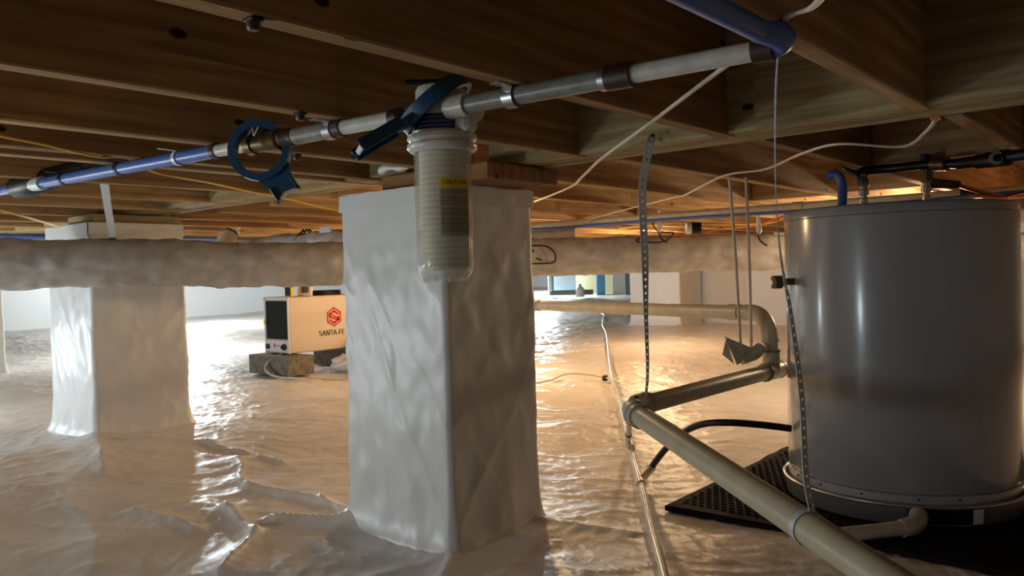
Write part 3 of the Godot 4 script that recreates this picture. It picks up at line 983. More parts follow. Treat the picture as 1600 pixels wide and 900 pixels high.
	part("wye_fitting", rod(line(Vector3(-1.50, 0.026, -2.43), Vector3(-1.50, 0.026, -2.43) + hd * 0.09), 0.0155, 16), M.pvc_white, fh)
	part("wye_branch", rod(line(Vector3(-1.475, 0.028, -2.40), Vector3(-1.478, 0.052, -2.475)), 0.014, 14), M.pvc_white, fh)
	part("hose_clamp", rod(line(Vector3(-1.479, 0.052, -2.473), Vector3(-1.480, 0.056, -2.485)), 0.016, 14), M.galv, fh)
	part("upstand", rod(line(Vector3(-1.785, 0.035, -2.81), Vector3(-1.70, 0.165, -2.69)), 0.0115, 14), M.pvc_white, fh)
	for f in [0.45, 0.98]:
		var p := Vector3(-1.785, 0.035, -2.81).lerp(Vector3(-1.70, 0.165, -2.69), f)
		part("band", rod(line(p, p + Vector3(0.004, 0.006, 0.0055)), 0.0135, 14), M.black, fh)
	# thin clear tube with its clamp
	var st := thing("thin_tube", "thin white tube arching off the liner to a black clamp at the floor pipe", "tube")
	part("tube_run", rod(smooth_path([Vector3(-3.02, 0.10, -3.62), Vector3(-2.94, 0.112, -3.78), Vector3(-2.918, 0.135, -3.9), Vector3(-2.87, 0.130, -4.0), Vector3(-2.724, 0.112, -4.047), Vector3(-2.62, 0.10, -3.99)], 6), 0.0055, 8), M.pvc_white, st)
	part("clamp", box(Vector3(0.028, 0.036, 0.028), 0.005), M.black, st, Vector3(-2.725, 0.108, -4.05))

func _turns(deg: Array, per: int, rt: Vector3) -> Array:
	var out := []
	for k in deg.size() - 1:
		for j in per: out.append(rt.rotated(Vector3.UP, lerpf(deg[k], deg[k + 1], float(j) / per)))
	out.append(rt.rotated(Vector3.UP, deg[-1]))
	return out

# ------------------------------------------------------------------ heater
func heater():
	var C := Vector3(-0.716, 0.0, -2.727)
	# the woven mat
	var m := thing("floor_mat", "dark woven rubber mat on the liner under the water heater", "mat", Vector3(-0.80, 0.0, -2.78))
	var mg := Geo.new()
	var nx := 40
	var nz := 48
	for j in nz + 1:
		for k in nx + 1:
			var x := -0.48 + 0.98 * k / nx
			var z := -0.62 + 1.19 * j / nz
			var e := 0.012 * exp(-(x + 0.48) / 0.12) * n_big.get_noise_2d(z * 2.0, 3.0)
			mg.vert(Vector3(x + 0.05 * smoothstep(0.0, 1.0, (z + 0.62) / 1.19) * (1.0 if k == 0 else 0.0), 0.021 + e, z), Vector3.UP, Vector2(x, z))
	for j in nz:
		for k in nx: mg.quad(j * (nx + 1) + k, j * (nx + 1) + k + 1, (j + 1) * (nx + 1) + k + 1, (j + 1) * (nx + 1) + k)
	mg.box(Vector3(0.01, 0.008, -0.025), Vector3(0.975, 0.018, 1.185), 0.004)
	part("backing", mg, M.mat_dark, m)
	# weave: rows of raised knobs
	var kn := Geo.new()
	for j in 44:
		for k in 36:
			var x := -0.435 + 0.0254 * k + (0.0127 if j % 2 else 0.0)
			var z := -0.575 + 0.0255 * j
			kn.box(Vector3(x, 0.0232, z), Vector3(0.016, 0.007, 0.010), 0.0025)
	var ko := part("weave", kn, M.mat_dark, m)
	ko.set_meta("kind", "stuff")
	var t := thing("water_heater", "short wide grey electric water heater standing in a metal pan", "water heater", C)
	# jacket
	var R := 0.335
	part("jacket", spun([Vector2(R - 0.004, 0.112), Vector2(R, 0.116), Vector2(R, 0.50), Vector2(R, 0.903), Vector2(R - 0.003, 0.905)], 96), M.enamel, t)
	part("top_lid", spun([Vector2(R - 0.003, 0.905), Vector2(R + 0.002, 0.906), Vector2(R + 0.002, 0.926), Vector2(R - 0.001, 0.932), Vector2(R - 0.008, 0.935), Vector2(R - 0.05, 0.938), Vector2(0.0005, 0.942)], 96), M.enamel, t)
	part("base_skirt", spun([Vector2(R - 0.012, 0.03), Vector2(R + 0.001, 0.034), Vector2(R + 0.001, 0.108), Vector2(R - 0.003, 0.111)], 96), M.enamel, t)
	for a in [2.36, 2.02, 1.62, 1.18, 0.86]:
		part("screw", spun([Vector2(0.0005, -0.003), Vector2(0.004, -0.002), Vector2(0.004, 0.002), Vector2(0.0005, 0.003)], 8), M.brown, t, Vector3(cos(a) * (R + 0.001), 0.100, sin(a) * (R + 0.001)))
	# pan with a rolled rim
	var pan := part("drain_pan", spun([Vector2(0.0005, 0.024), Vector2(R + 0.0, 0.024), Vector2(R + 0.008, 0.030), Vector2(R + 0.012, 0.080)], 96), M.pan, t)
	var rim := Geo.new()
	var rp := PackedVector3Array()
	for k in 96: rp.append(Vector3(cos(TAU * k / 96.0) * (R + 0.014), 0.083, sin(TAU * k / 96.0) * (R + 0.014)))
	rim.tube(rp, 0.0052, 10, false, true)
	part("rolled_rim", rim, M.galv, pan)
	# the sticker on the pan: dark blue field with a white end
	var lb := Geo.new()
	lb.lathe([Vector2(R + 0.0115, 0.034), Vector2(R + 0.0155, 0.076)], 24, Vector3.ZERO, 0.77, 1.27)
	part("sticker", lb, M.navy, pan, Vector3.ZERO, "dark blue sticker on the pan")
	lb = Geo.new()
	lb.lathe([Vector2(R + 0.0115, 0.034), Vector2(R + 0.0155, 0.076)], 6, Vector3.ZERO, 0.68, 0.77)
	part("sticker", lb, M.white, pan, Vector3.ZERO, "white end of the pan sticker")
	lb = Geo.new()
	lb.lathe([Vector2(R + 0.0118, 0.031), Vector2(R + 0.0121, 0.034)], 24, Vector3.ZERO, 0.77, 1.27)
	lb.lathe([Vector2(R + 0.0148, 0.064), Vector2(R + 0.0151, 0.067)], 8, Vector3.ZERO, 1.13, 1.25)
	part("sticker_line", lb, M.grey, pan)
	# pan drain: stub, elbow, pipe
	var dv := Vector3(-0.580, 0.060, -2.365) - C
	part("drain_stub", rod(line(dv + Vector3(-0.015, 0.004, -0.07), dv + Vector3(0.0, 0.0, 0.0)), 0.020, 20), M.pvc, t)
	part("drain_elbow", rod(bend(dv + Vector3(-0.003, 0.003, -0.025), dv + Vector3(0.016, -0.006, 0.035), dv + Vector3(-0.022, -0.012, 0.066), 10), 0.0245, 20), M.pvc, t)
	part("drain_pipe", rod(line(dv + Vector3(0.0, -0.010, 0.048), dv + Vector3(-0.19, -0.024, 0.235)), 0.0195, 20), M.pvc, t)
	# fittings on the lid
	var n1 := Vector3(-0.749, 0.938, -2.519) - C
	var n2 := Vector3(-0.592, 0.938, -2.585) - C
	for q in [[n1, 0.085], [n2, 0.065]]:
		var nip: Vector3 = q[0]
		part("nipple", spun([Vector2(0.0005, 0.0), Vector2(0.013, 0.0), Vector2(0.013, 0.018), Vector2(0.010, 0.020), Vector2(0.010, 0.030), Vector2(0.0155, 0.031), Vector2(0.0155, 0.044), Vector2(0.012, 0.046), Vector2(0.012, 0.056), Vector2(0.0165, 0.058), Vector2(0.0165, 0.074), Vector2(0.012, 0.078), Vector2(0.012, 0.092), Vector2(0.0005, 0.092)], 16), M.steel, t, nip)
	part("inlet_hose", rod(smooth_path([Vector3(-0.833, 0.93, -2.579) - C, Vector3(-0.831, 0.97, -2.580) - C, Vector3(-0.833, 1.015, -2.585) - C, Vector3(-0.845, 1.042, -2.582) - C, Vector3(-0.872, 1.045, -2.585) - C], 8), 0.0145, 16), M.blue, t, Vector3.ZERO, "blue pipe bending over above the lid")
	var tv := part("tee_valve", rod(line(n2 + Vector3(0, 0.062, 0), n2 + Vector3(0.004, 0.135, 0)), 0.0175, 14), M.brass, t)
	part("valve_stem", rod(line(n2 + Vector3(0.01, 0.055, -0.008), n2 + Vector3(0.075, 0.048, -0.052)), [0.015, 0.011], 12), M.brass, tv)
	part("copper_tail", rod(smooth_path([n2 + Vector3(0.07, 0.048, -0.05), n2 + Vector3(0.10, 0.035, -0.15), n2 + Vector3(0.15, 0.02, -0.31)], 6), 0.007, 10), M.copper, tv)
	part("side_valve", spun([Vector2(0.0005, -0.02), Vector2(0.016, -0.02), Vector2(0.02, -0.012), Vector2(0.014, 0.0), Vector2(0.02, 0.012), Vector2(0.016, 0.02), Vector2(0.0005, 0.02)], 14), M.brass, t, Vector3(-0.995, 0.712, -2.455) - C, "brass valve on the heater's left side")
	part("side_valve_stub", rod(line(Vector3(-0.995, 0.712, -2.455) - C, Vector3(-0.94, 0.712, -2.52) - C), 0.011, 12), M.brass, t)
	# overhead black pipe
	var bp := thing("supply_pipe", "black insulated supply pipe passing just above the heater lid", "pipe")
	part("pipe_run", rod(smooth_path([Vector3(-0.753, 1.012, -2.520), Vector3(-0.762, 1.035, -2.524), Vector3(-0.73, 1.044, -2.545), Vector3(-0.669, 1.044, -2.555), Vector3(-0.577, 1.042, -2.532), Vector3(-0.48, 1.030, -2.485)], 8), 0.0135, 14), M.rubber, bp)
	part("pipe_run", rod(line(Vector3(-0.49, 1.031, -2.49), Vector3(-0.10, 1.028, -2.29)), 0.0155, 14), M.black, bp)
	part("tape_end", rod(smooth_path([Vector3(-0.765, 1.030, -2.528), Vector3(-0.80, 1.048, -2.56), Vector3(-0.835, 1.068, -2.60)], 5), [0.013, 0.012, 0.011, 0.010, 0.009, 0.008, 0.007, 0.006, 0.005, 0.004, 0.003], 10), M.rubber, bp)
	part("coupling", rod(line(Vector3(-0.56, 1.041, -2.525), Vector3(-0.52, 1.036, -2.505)), 0.020, 14), M.brass, bp)
	var vb := part("valve_body", rod(line(Vector3(-0.44, 1.029, -2.465), Vector3(-0.36, 1.028, -2.422)), [0.019, 0.022], 14), M.black, bp)
	part("valve_ring", rod(line(Vector3(-0.388, 1.028, -2.415), Vector3(-0.383, 1.028, -2.405)), 0.017, 16), M.galv, vb)
	part("valve_cap", rod(line(Vector3(-0.384, 1.028, -2.407), Vector3(-0.381, 1.028, -2.401)), 0.010, 16), M.black, vb)
	part("riser_knob", rod(line(Vector3(-0.588, 1.04, -2.555), Vector3(-0.588, 1.075, -2.555)), 0.013, 12), M.black, bp)
	# black hose to the floor pipe
	var bh := part("drain_hose", rod(smooth_path([Vector3(-0.985, 0.240, -2.520), Vector3(-1.066, 0.252, -2.470), Vector3(-1.150, 0.258, -2.423), Vector3(-1.237, 0.247, -2.410), Vector3(-1.319, 0.207, -2.425), Vector3(-1.410, 0.132, -2.460), Vector3(-1.479, 0.055, -2.478)], 8), 0.0115, 14), M.rubber, self)
	tag(bh, "black rubber hose curving from the heater down to the white floor pipe", "hose")

# ------------------------------------------------------------------ water line and filter
func text_rows(im: Image, x: int, y: int, word: String, s: int, c: Color):
	# small block capitals, five wide and seven high
	var F := {"C": [14, 17, 16, 16, 16, 17, 14], "A": [14, 17, 17, 31, 17, 17, 17], "U": [17, 17, 17, 17, 17, 17, 14], "T": [31, 4, 4, 4, 4, 4, 4], "I": [14, 4, 4, 4, 4, 4, 14], "O": [14, 17, 17, 17, 17, 17, 14], "N": [17, 25, 21, 21, 19, 17, 17]}
	for ch in word:
		for r in 7:
			for b in 5:
				if F[ch][r] & (16 >> b):
					im.fill_rect(Rect2i(x + b * s, y + r * s, s + 1, s), c)
		x += 6 * s

func water_line():
	# centre line of the run, left to right under the joists
	var A := Vector3(-3.10, 1.043, -0.80)
	var d := (Vector3(-0.413, 1.043, -1.005) - Vector3(-2.644, 1.043, -0.818)).normalized()
	var O := Vector3(-2.644, 1.043, -0.818)
	var at := func(x: float) -> Vector3: return O + d * ((x - O.x) / d.x)
	var seg := func(x0: float, x1: float, r) -> Geo: return rod(line(at.call(x0), at.call(x1)), r, 18)
	var t := thing("water_line", "blue and white water pipe run left of the filter under the near joists", "pipe")
	part("blue_pipe", seg.call(-3.6, -1.60, 0.0145), M.blue, t)
	part("coupling", seg.call(-2.50, -2.38, 0.0185), M.strap_steel, t)
	part("ring", seg.call(-1.602, -1.588, 0.0165), M.brown, t)
	part("white_pipe", seg.call(-1.59, -1.33, 0.0135), M.pvc_white, t)
	part("coupling", seg.call(-1.37, -1.335, 0.0185), M.brown, t)
	part("sleeve", seg.call(-1.34, -1.21, [0.017, 0.0155]), M.pvc_grey, t)
	part("ring", seg.call(-1.218, -1.20, 0.0170), M.brown, t)
	part("white_pipe", seg.call(-1.205, -1.06, 0.0138), M.pvc_white, t)
	part("ring", seg.call(-1.075, -1.055, 0.0165), M.brown, t)
	# valve on the white stub
	var v := thing("shutoff_valve", "dull brass shutoff valve on the pipe inside the hanging blue wrench", "valve", at.call(-1.43))
	part("valve_body", rod(line(d * -0.045, d * 0.045), [0.019, 0.021], 16), M.brass, v)
	part("collar", rod(line(d * -0.05, d * -0.028), 0.023, 8), M.brass, v)
	part("collar", rod(line(d * 0.028, d * 0.05), 0.023, 8), M.brass, v)
	part("bonnet", spun([Vector2(0.0005, 0.0), Vector2(0.016, 0.0), Vector2(0.015, 0.022), Vector2(0.010, 0.026), Vector2(0.010, 0.034), Vector2(0.0005, 0.034)], 12), M.brass, v)
	part("lever", box(Vector3(0.055, 0.005, 0.014), 0.002, Vector3(0.012, 0.034, 0.01), Basis(Vector3.UP, 0.6)), M.brown, v)
	var wire := rod(smooth_path([Vector3(-0.02, 0.03, 0.022), Vector3(-0.012, 0.012, 0.03), Vector3(0.004, 0.028, 0.03), Vector3(0.012, 0.008, 0.032), Vector3(0.022, 0.024, 0.028)], 6), 0.0016, 6)
	part("wire_twist", wire, M.cable, v)
	# right side
	t = thing("water_line", "grey and white water pipe run from the filter to the blue elbow", "pipe")
	part("grey_pipe", seg.call(-0.93, -0.645, 0.0148), M.pvc_grey, t)
	part("union_nut", seg.call(-0.945, -0.905, 0.0195), M.pvc_white, t)
	part("ring", seg.call(-0.655, -0.642, 0.0175), M.galv, t)
	part("coupling", seg.call(-0.645, -0.605, 0.0185), M.brown, t)
	part("white_pipe", seg.call(-0.608, -0.43, 0.0132), M.pvc_white, t)
	part("ring", seg.call(-0.432, -0.405, 0.0160), M.brown, t)
	var e: Vector3 = at.call(-0.395)
	part("blue_elbow", rod(bend(e + Vector3(-0.022, 0.004, 0.0), e + Vector3(0.020, 0.008, -0.012), e + Vector3(-0.006, 0.012, 0.06), 10), 0.0175, 16), M.blue, t)
	part("blue_pipe", rod(line(e + Vector3(-0.005, 0.011, 0.05), e + Vector3(-0.032, 0.020, 1.2)), 0.0158, 18), M.blue, t)
	# hooks and clips holding the run
	var g := Geo.new()
	var hk := Vector3(-0.4245, 0, -0.93)
	g.ribbon(PackedVector3Array([Vector3(hk.x, 1.25, hk.z), Vector3(hk.x, 1.10, hk.z), Vector3(hk.x - 0.001, 1.075, hk.z)]), [Vector3(0.1, 0, 1), Vector3(0.1, 0, 1), Vector3(0.1, 0, 1)], 0.017, 0.004)
	tag(part("pipe_hook", g, M.black, self), "black strap hook holding the blue pipe to the joist at upper right", "hook")
	for q in [[-0.815, "shiny metal clip on the grey pipe right of the filter"], [-1.232, "shiny metal clip on the pipe between the two blue wrenches"]]:
		var c := thing("pipe_clip", q[1], "clip", at.call(q[0]), "metal clips on the water pipe")
		var up := Vector3.UP
		var sd := up.cross(d)
		var ring := PackedVector3Array()
		var wd := []
		for k in 19:
			var a := deg_to_rad(40.0 + 280.0 * k / 18.0)
			ring.append((up * cos(a) + sd * sin(a)) * 0.0182)
			wd.append(d)
		var rg := Geo.new()
		rg.ribbon(ring, wd, 0.020, 0.0016)
		part("band", rg, M.galv, c)
		part("tab", box(Vector3(0.02, 0.0016, 0.03), 0.0005, Vector3(0, 0.0142, 0.028)), M.galv, c)
	# clips on the blue pipe at left
	for q in [[-1.735, 0.0155, "thin grey strap clip on the blue pipe near its right end"], [-1.985, 0.0155, "dark strap clip at the middle of the blue pipe"], [-2.26, 0.0155, "bent strap clip on the blue pipe near the black sleeve"]]:
		var c := thing("pipe_clip", q[2], "clip", at.call(q[0]), "strap clips on the blue pipe")
		var sd := Vector3.UP.cross(d)
		var ring := PackedVector3Array()
		var wd := []
		ring.append(Vector3.UP * 0.016 - sd * 0.05); wd.append(d)
		for k in 15:
			var a := deg_to_rad(-20.0 - 250.0 * k / 14.0)
			ring.append((Vector3.UP * cos(a) + sd * sin(a)) * 0.0162)
			wd.append(d)
		var rg := Geo.new()
		rg.ribbon(ring, wd, 0.012, 0.0014)
		part("band", rg, M.black if q[0] < -1.8 else M.strap_steel, c)
	# black sleeve crossing at the far left
	tag(part("pipe_sleeve", rod(smooth_path([Vector3(-2.56, 1.043, -0.826), Vector3(-2.45, 1.050, -0.845), Vector3(-2.36, 1.070, -0.89), Vector3(-2.20, 1.10, -0.95)], 6), [0.020, 0.026, 0.032, 0.033, 0.034, 0.034, 0.034, 0.033, 0.032, 0.031, 0.030, 0.029, 0.028, 0.027, 0.026, 0.025, 0.024, 0.023, 0.022], 16), M.black, self), "black foam sleeve round the blue pipe at the far left", "pipe sleeve")
	filter_housing(at)

func filter_housing(at: Callable):
	var F := Vector3(-0.988, 0.0, -0.985)
	var t := thing("filter_housing", "water filter with white head and long clear sump hanging before the middle pier", "water filter", F)
	# sump: clear plastic wall with thickness, collar at the top
	var prof := [Vector2(0.0005, 0.757), Vector2(0.030, 0.755), Vector2(0.040, 0.759), Vector2(0.0462, 0.768), Vector2(0.0485, 0.782), Vector2(0.0492, 0.85), Vector2(0.0500, 0.975), Vector2(0.0505, 0.982), Vector2(0.0465, 0.982), Vector2(0.0462, 0.975), Vector2(0.0455, 0.85), Vector2(0.0450, 0.784), Vector2(0.043, 0.772), Vector2(0.037, 0.764), Vector2(0.028, 0.761), Vector2(0.0005, 0.762)]
	var sump := part("clear_sump", spun(prof, 64), M.clear, t)
	var lug := box(Vector3(0.010, 0.010, 0.006), 0.002)
	for k in 10:
		var a := TAU * k / 10.0
		part("foot_rib", lug, M.clear, sump, Vector3(cos(a) * 0.036, 0.757, sin(a) * 0.036)).rotation.y = -a
	# cartridge: wound cream core with ridges
	var cp := [Vector2(0.0005, 0.772), Vector2(0.038, 0.772)]
	var y := 0.775
	while y < 0.974:
		cp.append(Vector2(0.0408, y)); cp.append(Vector2(0.0412, y + 0.002)); cp.append(Vector2(0.0412, y + 0.0062)); cp.append(Vector2(0.0398, y + 0.0078))
		y += 0.0098
	cp.append(Vector2(0.0005, y))
	part("cartridge", spun(cp, 48), M.cream, t)
	# caution label wrapped on the sump, right of the middle as seen from the camera
	var im := Image.create(256, 512, true, Image.FORMAT_RGB8)
	im.fill(Color(0.66, 0.62, 0.54))
	im.fill_rect(Rect2i(0, 0, 256, 92), Color(0.88, 0.75, 0.06))
	text_rows(im, 22, 22, "CAUTION", 5, Color(0.05, 0.05, 0.04))
	var r := RandomNumberGenerator.new()
	r.seed = 2
	for k in 22:
		var ly := 116 + k * 17
		if k in [2, 8, 13]: continue
		var x := 10
		while x < 236:
			var w := r.randi_range(8, 34)
			im.fill_rect(Rect2i(x, ly, mini(w, 240 - x), 7 if k != 12 else 10), Color(0.33, 0.31, 0.28))
			x += w + 6
	im.generate_mipmaps()
	var lm := mat(Color.WHITE, 0.45)
	lm.albedo_texture = ImageTexture.create_from_image(im)
	var lg := Geo.new()
	var toward := atan2(0.985, 0.988)        # angle of the camera seen from the filter
	var a0 := toward + 0.12
	var a1 := toward - 0.98
	for k in 17:
		var a := lerpf(a0, a1, k / 16.0)
		var n := Vector3(cos(a), 0, sin(a))
		lg.vert(n * 0.0498 + Vector3.UP * 0.830, n, Vector2(k / 16.0, 1))
		lg.vert(n * 0.0506 + Vector3.UP * 0.927, n, Vector2(k / 16.0, 0))
	for k in 16: lg.quad(k * 2, k * 2 + 2, k * 2 + 3, k * 2 + 1)
	part("caution_label", lg, lm, t, Vector3.ZERO, "yellow and grey caution label")
	# collar and head
	part("collar_ring", spun([Vector2(0.048, 0.975), Vector2(0.056, 0.976), Vector2(0.0605, 0.981), Vector2(0.0605, 0.988), Vector2(0.056, 0.991), Vector2(0.057, 0.994), Vector2(0.0605, 0.997), Vector2(0.0595, 1.004), Vector2(0.050, 1.006), Vector2(0.0005, 1.006)], 56), M.pvc_white, t)
	part("head", spun([Vector2(0.0005, 1.003), Vector2(0.051, 1.004), Vector2(0.0535, 1.008), Vector2(0.0535, 1.052), Vector2(0.050, 1.056), Vector2(0.0445, 1.058), Vector2(0.0435, 1.082), Vector2(0.040, 1.087), Vector2(0.0005, 1.088)], 48), M.pvc_white, t)
	var d := Vector3(0.9965, 0, -0.0835)
	var pl: Vector3 = Vector3(0, 1.043, -0.987 + 0.985)
	part("port", rod(line(pl - d * 0.075, pl + d * 0.075), 0.023, 20), M.pvc_white, t)
	part("side_lug", box(Vector3(0.042, 0.048, 0.034), 0.006, Vector3(0.052, 1.028, 0.0), Basis(Vector3.UP, 0.08)), M.pvc_white, t)
	var bl := Geo.new()
	bl.lathe([Vector2(0.0542, 1.009), Vector2(0.0542, 1.034)], 20, Vector3.ZERO, toward + 1.0, toward - 0.42)
	part("brand_band", bl, M.navy, t, Vector3.ZERO, "dark blue printed band")
	bl = Geo.new()
	for yy in [1.0135, 1.0205, 1.0275]: bl.lathe([Vector2(0.0546, yy), Vector2(0.0546, yy + 0.0015)], 20, Vector3.ZERO, toward + 0.8, toward - 0.3)
	part("band_print", bl, M.blue, t)
	# wrench slung round the head, tilted, its handle towards lower left
	var w := thing("filter_wrench", "dark blue plastic wrench looped round the white filter head", "wrench")
	wrench(w, Vector3(-0.995, 1.058, -0.978), Vector3(-0.47, 0.79, 0.40), Vector3(-0.10, -0.43, 0.74), 0.066, 0.115, 1.0)
	part("black_pad", box(Vector3(0.10, 0.010, 0.022), 0.004, Vector3(-1.045, 1.112, -1.02), Basis(Vector3.UP, 0.7)), M.black, w)
	w = thing("filter_wrench", "dark blue plastic wrench hanging on the pipe at the shutoff valve", "wrench")
	wrench(w, Vector3(-1.417, 1.022, -0.900), Vector3(0.66, 0.05, 0.75), Vector3(0.040, -0.084, -0.033), 0.054, 0.052, 1.4)

func wrench(w: Node3D, c: Vector3, axis: Vector3, toward: Vector3, r: float, handle: float, bulk: float):
	axis = axis.normalized()
	var u := (toward - axis * toward.dot(axis)).normalized()
	var s := axis.cross(u)
	var ring := PackedVector3Array()
	var wd := []
	for k in 41:
		var a := TAU * k / 40.0
		ring.append(c + (u * cos(a) + s * sin(a)) * r)
		wd.append(axis)
	var g := Geo.new()
	g.ribbon(ring, wd, 0.025, 0.010 * bulk)
	part("loop", g, M.wrench, w)
	var f := Basis(s, u, axis)
	# handle: hollow channel, broad, flaring at its forked end
	var h := Geo.new()
	var o := PackedVector2Array([Vector2(-0.026, r - 0.006), Vector2(0.026, r - 0.006), Vector2(0.016, r + 0.03), Vector2(0.017, r + handle * 0.6), Vector2(0.020, r + handle), Vector2(0.006, r + handle - 0.008), Vector2(-0.006, r + handle - 0.010), Vector2(-0.020, r + handle + 0.006), Vector2(-0.016, r + handle * 0.6), Vector2(-0.016, r + 0.03)])
	for k in o.size(): o[k].x *= bulk
	h.extrude(o, 0.007, Transform3D(f, c))
	part("handle", h, M.wrench, w)
	var e := Geo.new()
	for q in [-1.0, 1.0]:
		e.box(c + u * (r + 0.012 + handle * 0.5) + s * (0.0165 * bulk * q), Vector3(0.004, handle - 0.02, 0.022), 0.0015, f)
	part("handle_flange", e, M.wrench, w)
	part("handle_tip", box(Vector3(0.026 * bulk, 0.004, 0.010), 0.0015, c + u * (r + handle - 0.004), f), M.white, w)

# ------------------------------------------------------------------ cables
func cable(called: String, pts: Array, r: float, m: Material, label: String, flat := 0.55, group := "") -> Node3D:
	var g := Geo.new()
	g.tube(smooth_path(pts, 8), r, 10, true, false, flat)
	return tag(part(called, g, m, self), label, "cable", group)

func cables():
	cable("cable", [Vector3(-0.20, 1.051, -0.70), Vector3(-0.305, 1.049, -0.883), Vector3(-0.37, 1.066, -0.965), Vector3(-0.43, 1.0655, -1.03), Vector3(-0.62, 1.055, -1.20), Vector3(-0.795, 1.051, -1.369), Vector3(-1.12, 1.046, -1.68), Vector3(-1.36, 1.040, -1.93), Vector3(-1.60, 1.049, -2.20), Vector3(-1.97, 1.047, -2.486), Vector3(-2.4, 1.049, -2.8)], 0.0050, M.cable, "white flat cable slanting from upper right down to the middle pier")
	var c := cable("cable", [Vector3(-0.394, 1.050, -1.80), Vector3(-0.425, 1.038, -1.86), Vector3(-0.490, 1.022, -1.93), Vector3(-0.62, 1.040, -1.90), Vector3(-0.765, 1.048, -2.055), Vector3(-0.94, 1.044, -2.25), Vector3(-1.121, 1.050, -2.356), Vector3(-1.45, 1.038, -2.72), Vector3(-1.60, 1.048, -2.89), Vector3(-2.116, 1.040, -3.262), Vector3(-2.30, 1.020, -3.33), Vector3(-2.421, 1.012, -3.40), Vector3(-2.62, 1.005, -3.39)], 0.0050, M.cable, "white flat cable wandering below the far joists from the orange staple")
	part("orange_staple", box(Vector3(0.020, 0.008, 0.012), 0.002, Vector3(-0.393, 1.054, -1.80)), M.cable_orange, c)
	cable("cable", [Vector3(-1.52, 1.05, -0.25), Vector3(-1.715, 1.050, -0.534), Vector3(-1.762, 1.050, -0.616), Vector3(-1.881, 1.052, -0.776), Vector3(-1.936, 1.0645, -0.850), Vector3(-1.985, 1.0655, -0.91), Vector3(-2.03, 1.048, -0.98), Vector3(-2.06, 1.042, -1.07), Vector3(-2.165, 1.048, -1.212), Vector3(-2.316, 1.050, -1.42), Vector3(-2.486, 1.050, -1.70), Vector3(-2.72, 1.045, -2.07), Vector3(-2.95, 1.05, -2.5)], 0.0048, M.cable_yellow, "yellow cable running under the joists and blue pipe at upper left")
	cable("cable", [Vector3(-3.30, 1.048, -1.0), Vector3(-3.463, 1.040, -1.134), Vector3(-3.813, 1.040, -1.342), Vector3(-4.2, 1.045, -1.55)], 0.0085, M.cable_yellow, "yellow cable above the lit left pier")
	# cream pipe and blue line beyond the girder
	var p := thing("water_pipe", "cream plastic pipe running across under the far joists behind the heater", "pipe")
	part("pipe_run", rod(line(Vector3(-3.3, 1.014, -3.37), Vector3(1.5, 1.014, -3.43)), 0.0165, 14), M.pvc_cream, p)
	for x in [-1.72, -1.30, -0.66]: part("coupling", rod(line(Vector3(x, 1.014, -3.395), Vector3(x + 0.045, 1.014, -3.395)), 0.0195, 14), M.brown if x > -1.0 else M.pvc_cream, p)
	p = thing("water_pipe", "blue water pipe running beside the cream pipe under the far joists", "pipe")
	part("pipe_run", rod(smooth_path([Vector3(-3.1, 0.990, -3.25), Vector3(-2.45, 0.988, -3.30), Vector3(-1.75, 0.992, -3.33), Vector3(-1.15, 0.988, -3.33), Vector3(-0.5, 0.990, -3.20), Vector3(0.4, 0.992, -3.1)], 6), 0.0075, 12), M.blue, p)
	# orange and yellow cables
	cable("cable", [Vector3(-2.5, 1.0, -3.9), Vector3(-2.066, 1.003, -3.80), Vector3(-1.855, 0.982, -3.84), Vector3(-1.557, 0.965, -3.70), Vector3(-1.327, 0.973, -3.50), Vector3(-0.9, 0.98, -3.46)], 0.006, M.cable_yellow, "yellow cable sagging below the cream pipe left of the heater", 0.8)
	cable("cable", [Vector3(-2.4, 0.94, -3.95), Vector3(-2.054, 0.930, -3.80), Vector3(-1.855, 0.957, -3.84), Vector3(-1.58, 0.957, -3.66), Vector3(-1.327, 0.985, -3.50), Vector3(-0.8, 0.99, -3.5), Vector3(-0.4, 0.965, -3.05)], 0.0055, M.cable_orange, "orange cable looping low below the cream pipe toward the heater", 0.8)
	cable("cable", [Vector3(-0.55, 0.975, -2.95), Vector3(-0.45, 0.962, -2.90), Vector3(-0.36, 0.968, -2.85), Vector3(-0.25, 0.96, -2.8), Vector3(-0.1, 0.975, -2.75)], 0.0055, M.copper, "thin copper tube winding over the back of the heater lid", 0.9)
	# white hooks on the far joists
	for q in [[Vector3(-2.029, 0.975, -3.533), "white plastic hook hanging under the far joists above the duct"], [Vector3(-1.486, 0.936, -3.468), "white plastic hook hanging under the joists beside the heater's left edge"]]:
		var h := thing("pipe_hook", q[1], "hook", q[0])
		part("hook_body", rod(smooth_path([Vector3(0, 0.08, 0), Vector3(0, 0.02, 0), Vector3(0.004, -0.01, 0.004), Vector3(0.002, -0.028, 0.008)], 5), [0.006, 0.006, 0.006, 0.007, 0.008, 0.009, 0.011, 0.012, 0.013, 0.013, 0.013, 0.012, 0.011, 0.009, 0.007, 0.005], 10), M.white, h)
		part("hook_tail", rod(smooth_path([Vector3(0.002, -0.028, 0.008), Vector3(0.008, -0.06, 0.0), Vector3(0.03, -0.082, -0.02)], 5), 0.004, 8), M.black, h)
	var pg := thing("cable_plug", "black and white round plug lying on top of the duct", "plug", Vector3(-1.89, 0.958, -3.60))
	part("plug_body", rod(line(Vector3(0.0, 0, -0.0), Vector3(0.035, 0, -0.03)), 0.030, 16), M.black, pg)
	part("plug_face", rod(line(Vector3(-0.018, 0, 0.015), Vector3(0.0, 0, 0.0)), 0.028, 16), M.white, pg)
